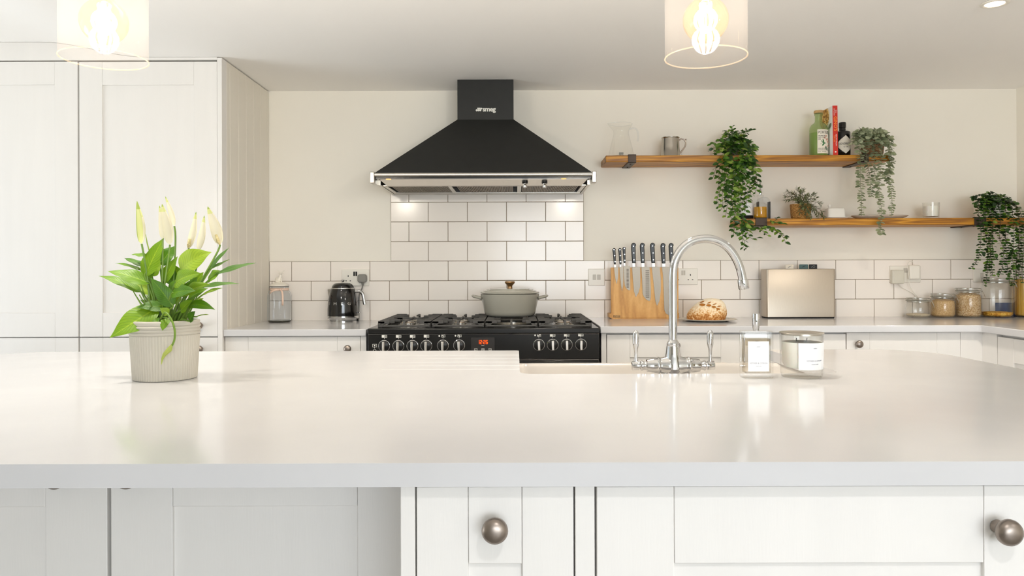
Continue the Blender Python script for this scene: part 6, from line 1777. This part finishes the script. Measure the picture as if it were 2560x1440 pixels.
for e, D in (((870, 320), 3.66), ((940, 300), 3.64), ((1000, 300), 3.64), ((920, 380), 3.62), ((1030, 300), 3.70), ((890, 400), 3.63), ((1180, 370), 3.66), ((1090, 320), 3.66), ((990, 350), 3.6), ((1050, 360), 3.6)):
    Eo = ep(*e, D); vine(L_, S_, [tp, (tp + Eo) / 2 + Vector((0, -.01, .012)), Eo], rg, .009, .027, .024, mode='pair', r=.0009, start=.3)
for k in range(46):
    p = ep(rg.uniform(880, 1130), rg.uniform(300, 420), rg.uniform(3.60, 3.66)); d = Vector((rg.uniform(-1, 1), rg.uniform(-.6, .2), rg.uniform(-.6, .8)))
    L_.leaf(p, d, (rg.uniform(-.4, .4), -1, .4), rg.uniform(.020, .028), rg.uniform(.018, .025), .1, .05, 6, shape='round')
L_.build('leaves', MT['euc'], eu, recalc=False, angle=80); S_.build('stems', MT['eucstem'], eu)

# ---- dark round-leaved trailing plant, right end of the lower shelf
def dp2(x, y, D): return wp(2410 + x / 4.0, 460 + y / 4.0, D)
dx_ = wx(2480, 3.70)
dk = thing('trailing_plant', 'dark green round-leaved plant trailing from a pale pot at the right of the lower shelf', 'plant', (dx_, 3.715, SZ2), 'trailing shelf plants')
b = MB(); b.lathe([(0, 0), (.062, 0), (.066, .003), (.072, .088), (.074, .095), (.070, .096), (.067, .08), (0, .079)], (dx_, 3.715, SZ2), 40); b.build('pot', MT['whiteceramic'], dk)
L_, S_ = MB(), MB(); rg = random.Random(21)
tp = Vector((dx_, 3.70, SZ2 + .085))
D_ = [[(150, 180), (150, 340), (170, 480), (165, 600), (155, 700), (130, 770), (75, 845)], [(230, 160), (215, 300), (235, 450), (255, 600), (262, 720), (240, 840), (215, 1030)], [(270, 160), (285, 380), (285, 560), (290, 700), (315, 760)],
      [(300, 200), (280, 450), (265, 640), (275, 800), (285, 920)], [(330, 160), (365, 340), (352, 520), (390, 640), (388, 800), (370, 880), (340, 930)], [(400, 150), (420, 330), (415, 500), (420, 640), (430, 780), (440, 920)],
      [(440, 160), (490, 330), (500, 500), (495, 640), (478, 730)], [(480, 180), (545, 330), (552, 500), (550, 640), (520, 780), (505, 960), (480, 1010)], [(500, 200), (580, 330), (600, 520), (590, 700), (580, 860), (585, 990)], [(480, 740), (470, 860), (455, 980), (490, 1020)],
      [(200, 220), (195, 400), (225, 560), (240, 700), (225, 870)], [(520, 420), (545, 640), (560, 800), (540, 930)]]
for i, s_ in enumerate(D_):
    vine(L_, S_, [tp] + [dp2(x, y, 3.61 + .012 * (i % 3) - .003 * min(k, 6)) for k, (x, y) in enumerate(s_)], rg, .0130, .0255, .0190, mode='pair', r=.0010)
for e, D in (((90, 130), 3.64), ((100, 200), 3.63), ((180, 110), 3.66), ((260, 85), 3.70), ((330, 110), 3.70), ((380, 130), 3.69), ((150, 160), 3.62), ((450, 140), 3.68), ((490, 200), 3.65), ((540, 260), 3.63), ((300, 200), 3.61), ((220, 200), 3.61), ((400, 220), 3.62), ((120, 240), 3.62), ((250, 260), 3.60), ((350, 260), 3.6), ((470, 270), 3.62), ((200, 300), 3.6), ((310, 310), 3.6)):
    Eo = dp2(*e, D); vine(L_, S_, [tp, (tp + Eo) / 2 + Vector((0, -.012, .02)), Eo], rg, .0100, .025, .0195, mode='pair', r=.0009, start=.3)
for (x, y, D) in ((110, 130, 3.63), (85, 140, 3.64), (110, 205, 3.62), (300, 200, 3.595), (185, 110, 3.64), (430, 455, 3.59), (195, 690, 3.59), (320, 710, 3.59)):
    for k in range(2):
        L_.leaf(dp2(x - 14, y + 8, D), (1, -.1, .3 - .9 * k), (0, -1, .35), .018, .017, .1, .05, 6, shape='round')
L_.build('leaves', MT['dkleaf'], dk, recalc=False, angle=80); S_.build('stems', MT['vinestem'], dk)

# ---- rosemary in a wicker pot
def rp_(x, y, D): return wp(1900 + x / 3.6, 240 + y / 3.6, D)
rx_ = X2(2002, 3.70); 
ro = thing('potted_rosemary', 'small rosemary in a woven wicker pot on the lower shelf', 'plant', (rx_, 3.70, SZ2))
rr_ = 25.5 / s2
b = MB(); b.lathe([(0, 0), (rr_ * .86, 0), (rr_ * .9, .003), (rr_, .068), (rr_ * .99, .075), (rr_ * .9, .075), (rr_ * .88, .06), (0, .06)], (rx_, 3.70, SZ2), 40); b.build('pot', MT['wicker'], ro)
L_, S_ = MB(), MB(); rg = random.Random(31)
tp = Vector((rx_, 3.695, SZ2 + .062))
for e, D in (((225, 935), 3.68), ((250, 860), 3.69), ((300, 880), 3.67), ((340, 835), 3.70), ((355, 860), 3.68), ((385, 850), 3.71), ((230, 900), 3.66), ((430, 890), 3.68), ((490, 885), 3.70), ((510, 920), 3.67), ((545, 970), 3.66), ((560, 1040), 3.64), ((570, 1085), 3.63), ((520, 1080), 3.62), ((470, 1090), 3.60), ((420, 1080), 3.60), ((390, 1000), 3.61), ((450, 980), 3.62), ((500, 1010), 3.63), ((410, 920), 3.65), ((320, 930), 3.65), ((370, 960), 3.62), ((580, 1105), 3.63), ((440, 1040), 3.6), ((360, 1050), 3.62)):
    Eo = rp_(*e, D); md_ = (tp + Eo) / 2 + Vector((0, -.006, .018)); P = catmull([tp, md_, Eo], 6); S_.tube(P, .0009, 5)
    for i in range(2, len(P)):
        d = (P[i] - P[i - 1]).normalized()
        for k in range(3):
            az = rg.uniform(0, 2 * PI); o_ = d.orthogonal().normalized(); o_ = Matrix.Rotation(az, 3, d) @ o_
            L_.leaf(P[i], o_ * .8 + d * .7, (0, -.6, .8), rg.uniform(.015, .025), .0046, .2, .1, 3, shape='lance')
L_.build('leaves', MT['rose'], ro, recalc=False, angle=80); S_.build('stems', MT['rosestem'], ro)
# ------------------------------------------------------------------ light
def area(name, loc, rot, sx, sy, power, col):
    l = bpy.data.lights.new(name, 'AREA'); l.shape = 'RECTANGLE'; l.size = sx; l.size_y = sy; l.energy = power; l.color = col
    o = bpy.data.objects.new(name, l); o.location = loc; o.rotation_euler = rot; COL.objects.link(o); return o
area('daylight_front', ((FW[0] + FW[1]) / 2, FY - .16, 1.25), (PI / 2, 0, 0), FW[1] - FW[0] - .1, 1.5, P_FRONT, (.90, .935, 1.0))
area('daylight_left', (WXL - .16, (LW[0] + LW[1]) / 2, (LW[2] + LW[3]) / 2), (PI / 2, 0, -PI / 2), LW[1] - LW[0] - .1, LW[3] - LW[2] - .1, P_LEFT, (.94, .955, 1.0))
area('added_ceiling_fill', (WXL - 1.1, 1.95, .12), (PI / 2 + .75, 0, -PI / 2), 3.0, 1.4, P_FILL, (.96, .965, 1.0))  # added lamp outside the left window, aimed up to brighten the ceiling

w = bpy.data.worlds.new('sky'); SC.world = w; w.use_nodes = True
nt = w.node_tree
for n in list(nt.nodes): nt.nodes.remove(n)
o = nt.nodes.new('ShaderNodeOutputWorld'); bg = nt.nodes.new('ShaderNodeBackground')
tc = nt.nodes.new('ShaderNodeTexCoord'); sp = nt.nodes.new('ShaderNodeSeparateXYZ')
nt.links.new(tc.outputs['Generated'], sp.inputs[0])
mr = nt.nodes.new('ShaderNodeMapRange'); mr.inputs['From Min'].default_value = -.3; mr.inputs['From Max'].default_value = .3
nt.links.new(sp.outputs['Z'], mr.inputs['Value'])
c = ramp(nt, mr.outputs[0], [(0.0, (112, 118, 98)), (0.45, (134, 140, 122)), (0.55, (214, 226, 240)), (1.0, (190, 212, 242))])
nt.links.new(c, bg.inputs['Color']); bg.inputs['Strength'].default_value = 1.0
nt.links.new(bg.outputs[0], o.inputs['Surface'])

# ------------------------------------------------------------------ camera
cam = bpy.data.cameras.new('camera'); cam.sensor_width = 36.0; cam.lens = F / 2560 * 36.0
cam.shift_x = -(CX - 1280) / 2560; cam.shift_y = -(720 - CY) / 2560
cam.clip_start = .02
co = bpy.data.objects.new('camera', cam); co.location = (0, 0, HC); co.rotation_euler = (PI / 2, ROLL, 0)
COL.objects.link(co); SC.camera = co
SC.view_settings.view_transform = 'Standard'; SC.view_settings.look = 'None'
SC.view_settings.exposure = EXPOSURE; SC.view_settings.gamma = 1.0; SC.view_settings.use_curve_mapping = False
SC.cycles.max_bounces = 14; SC.cycles.diffuse_bounces = 6; SC.cycles.transparent_max_bounces = 24; SC.cycles.transmission_bounces = 10
SC.cycles.sample_clamp_indirect = 6.0
SC.cycles.caustics_reflective = False; SC.cycles.caustics_refractive = False
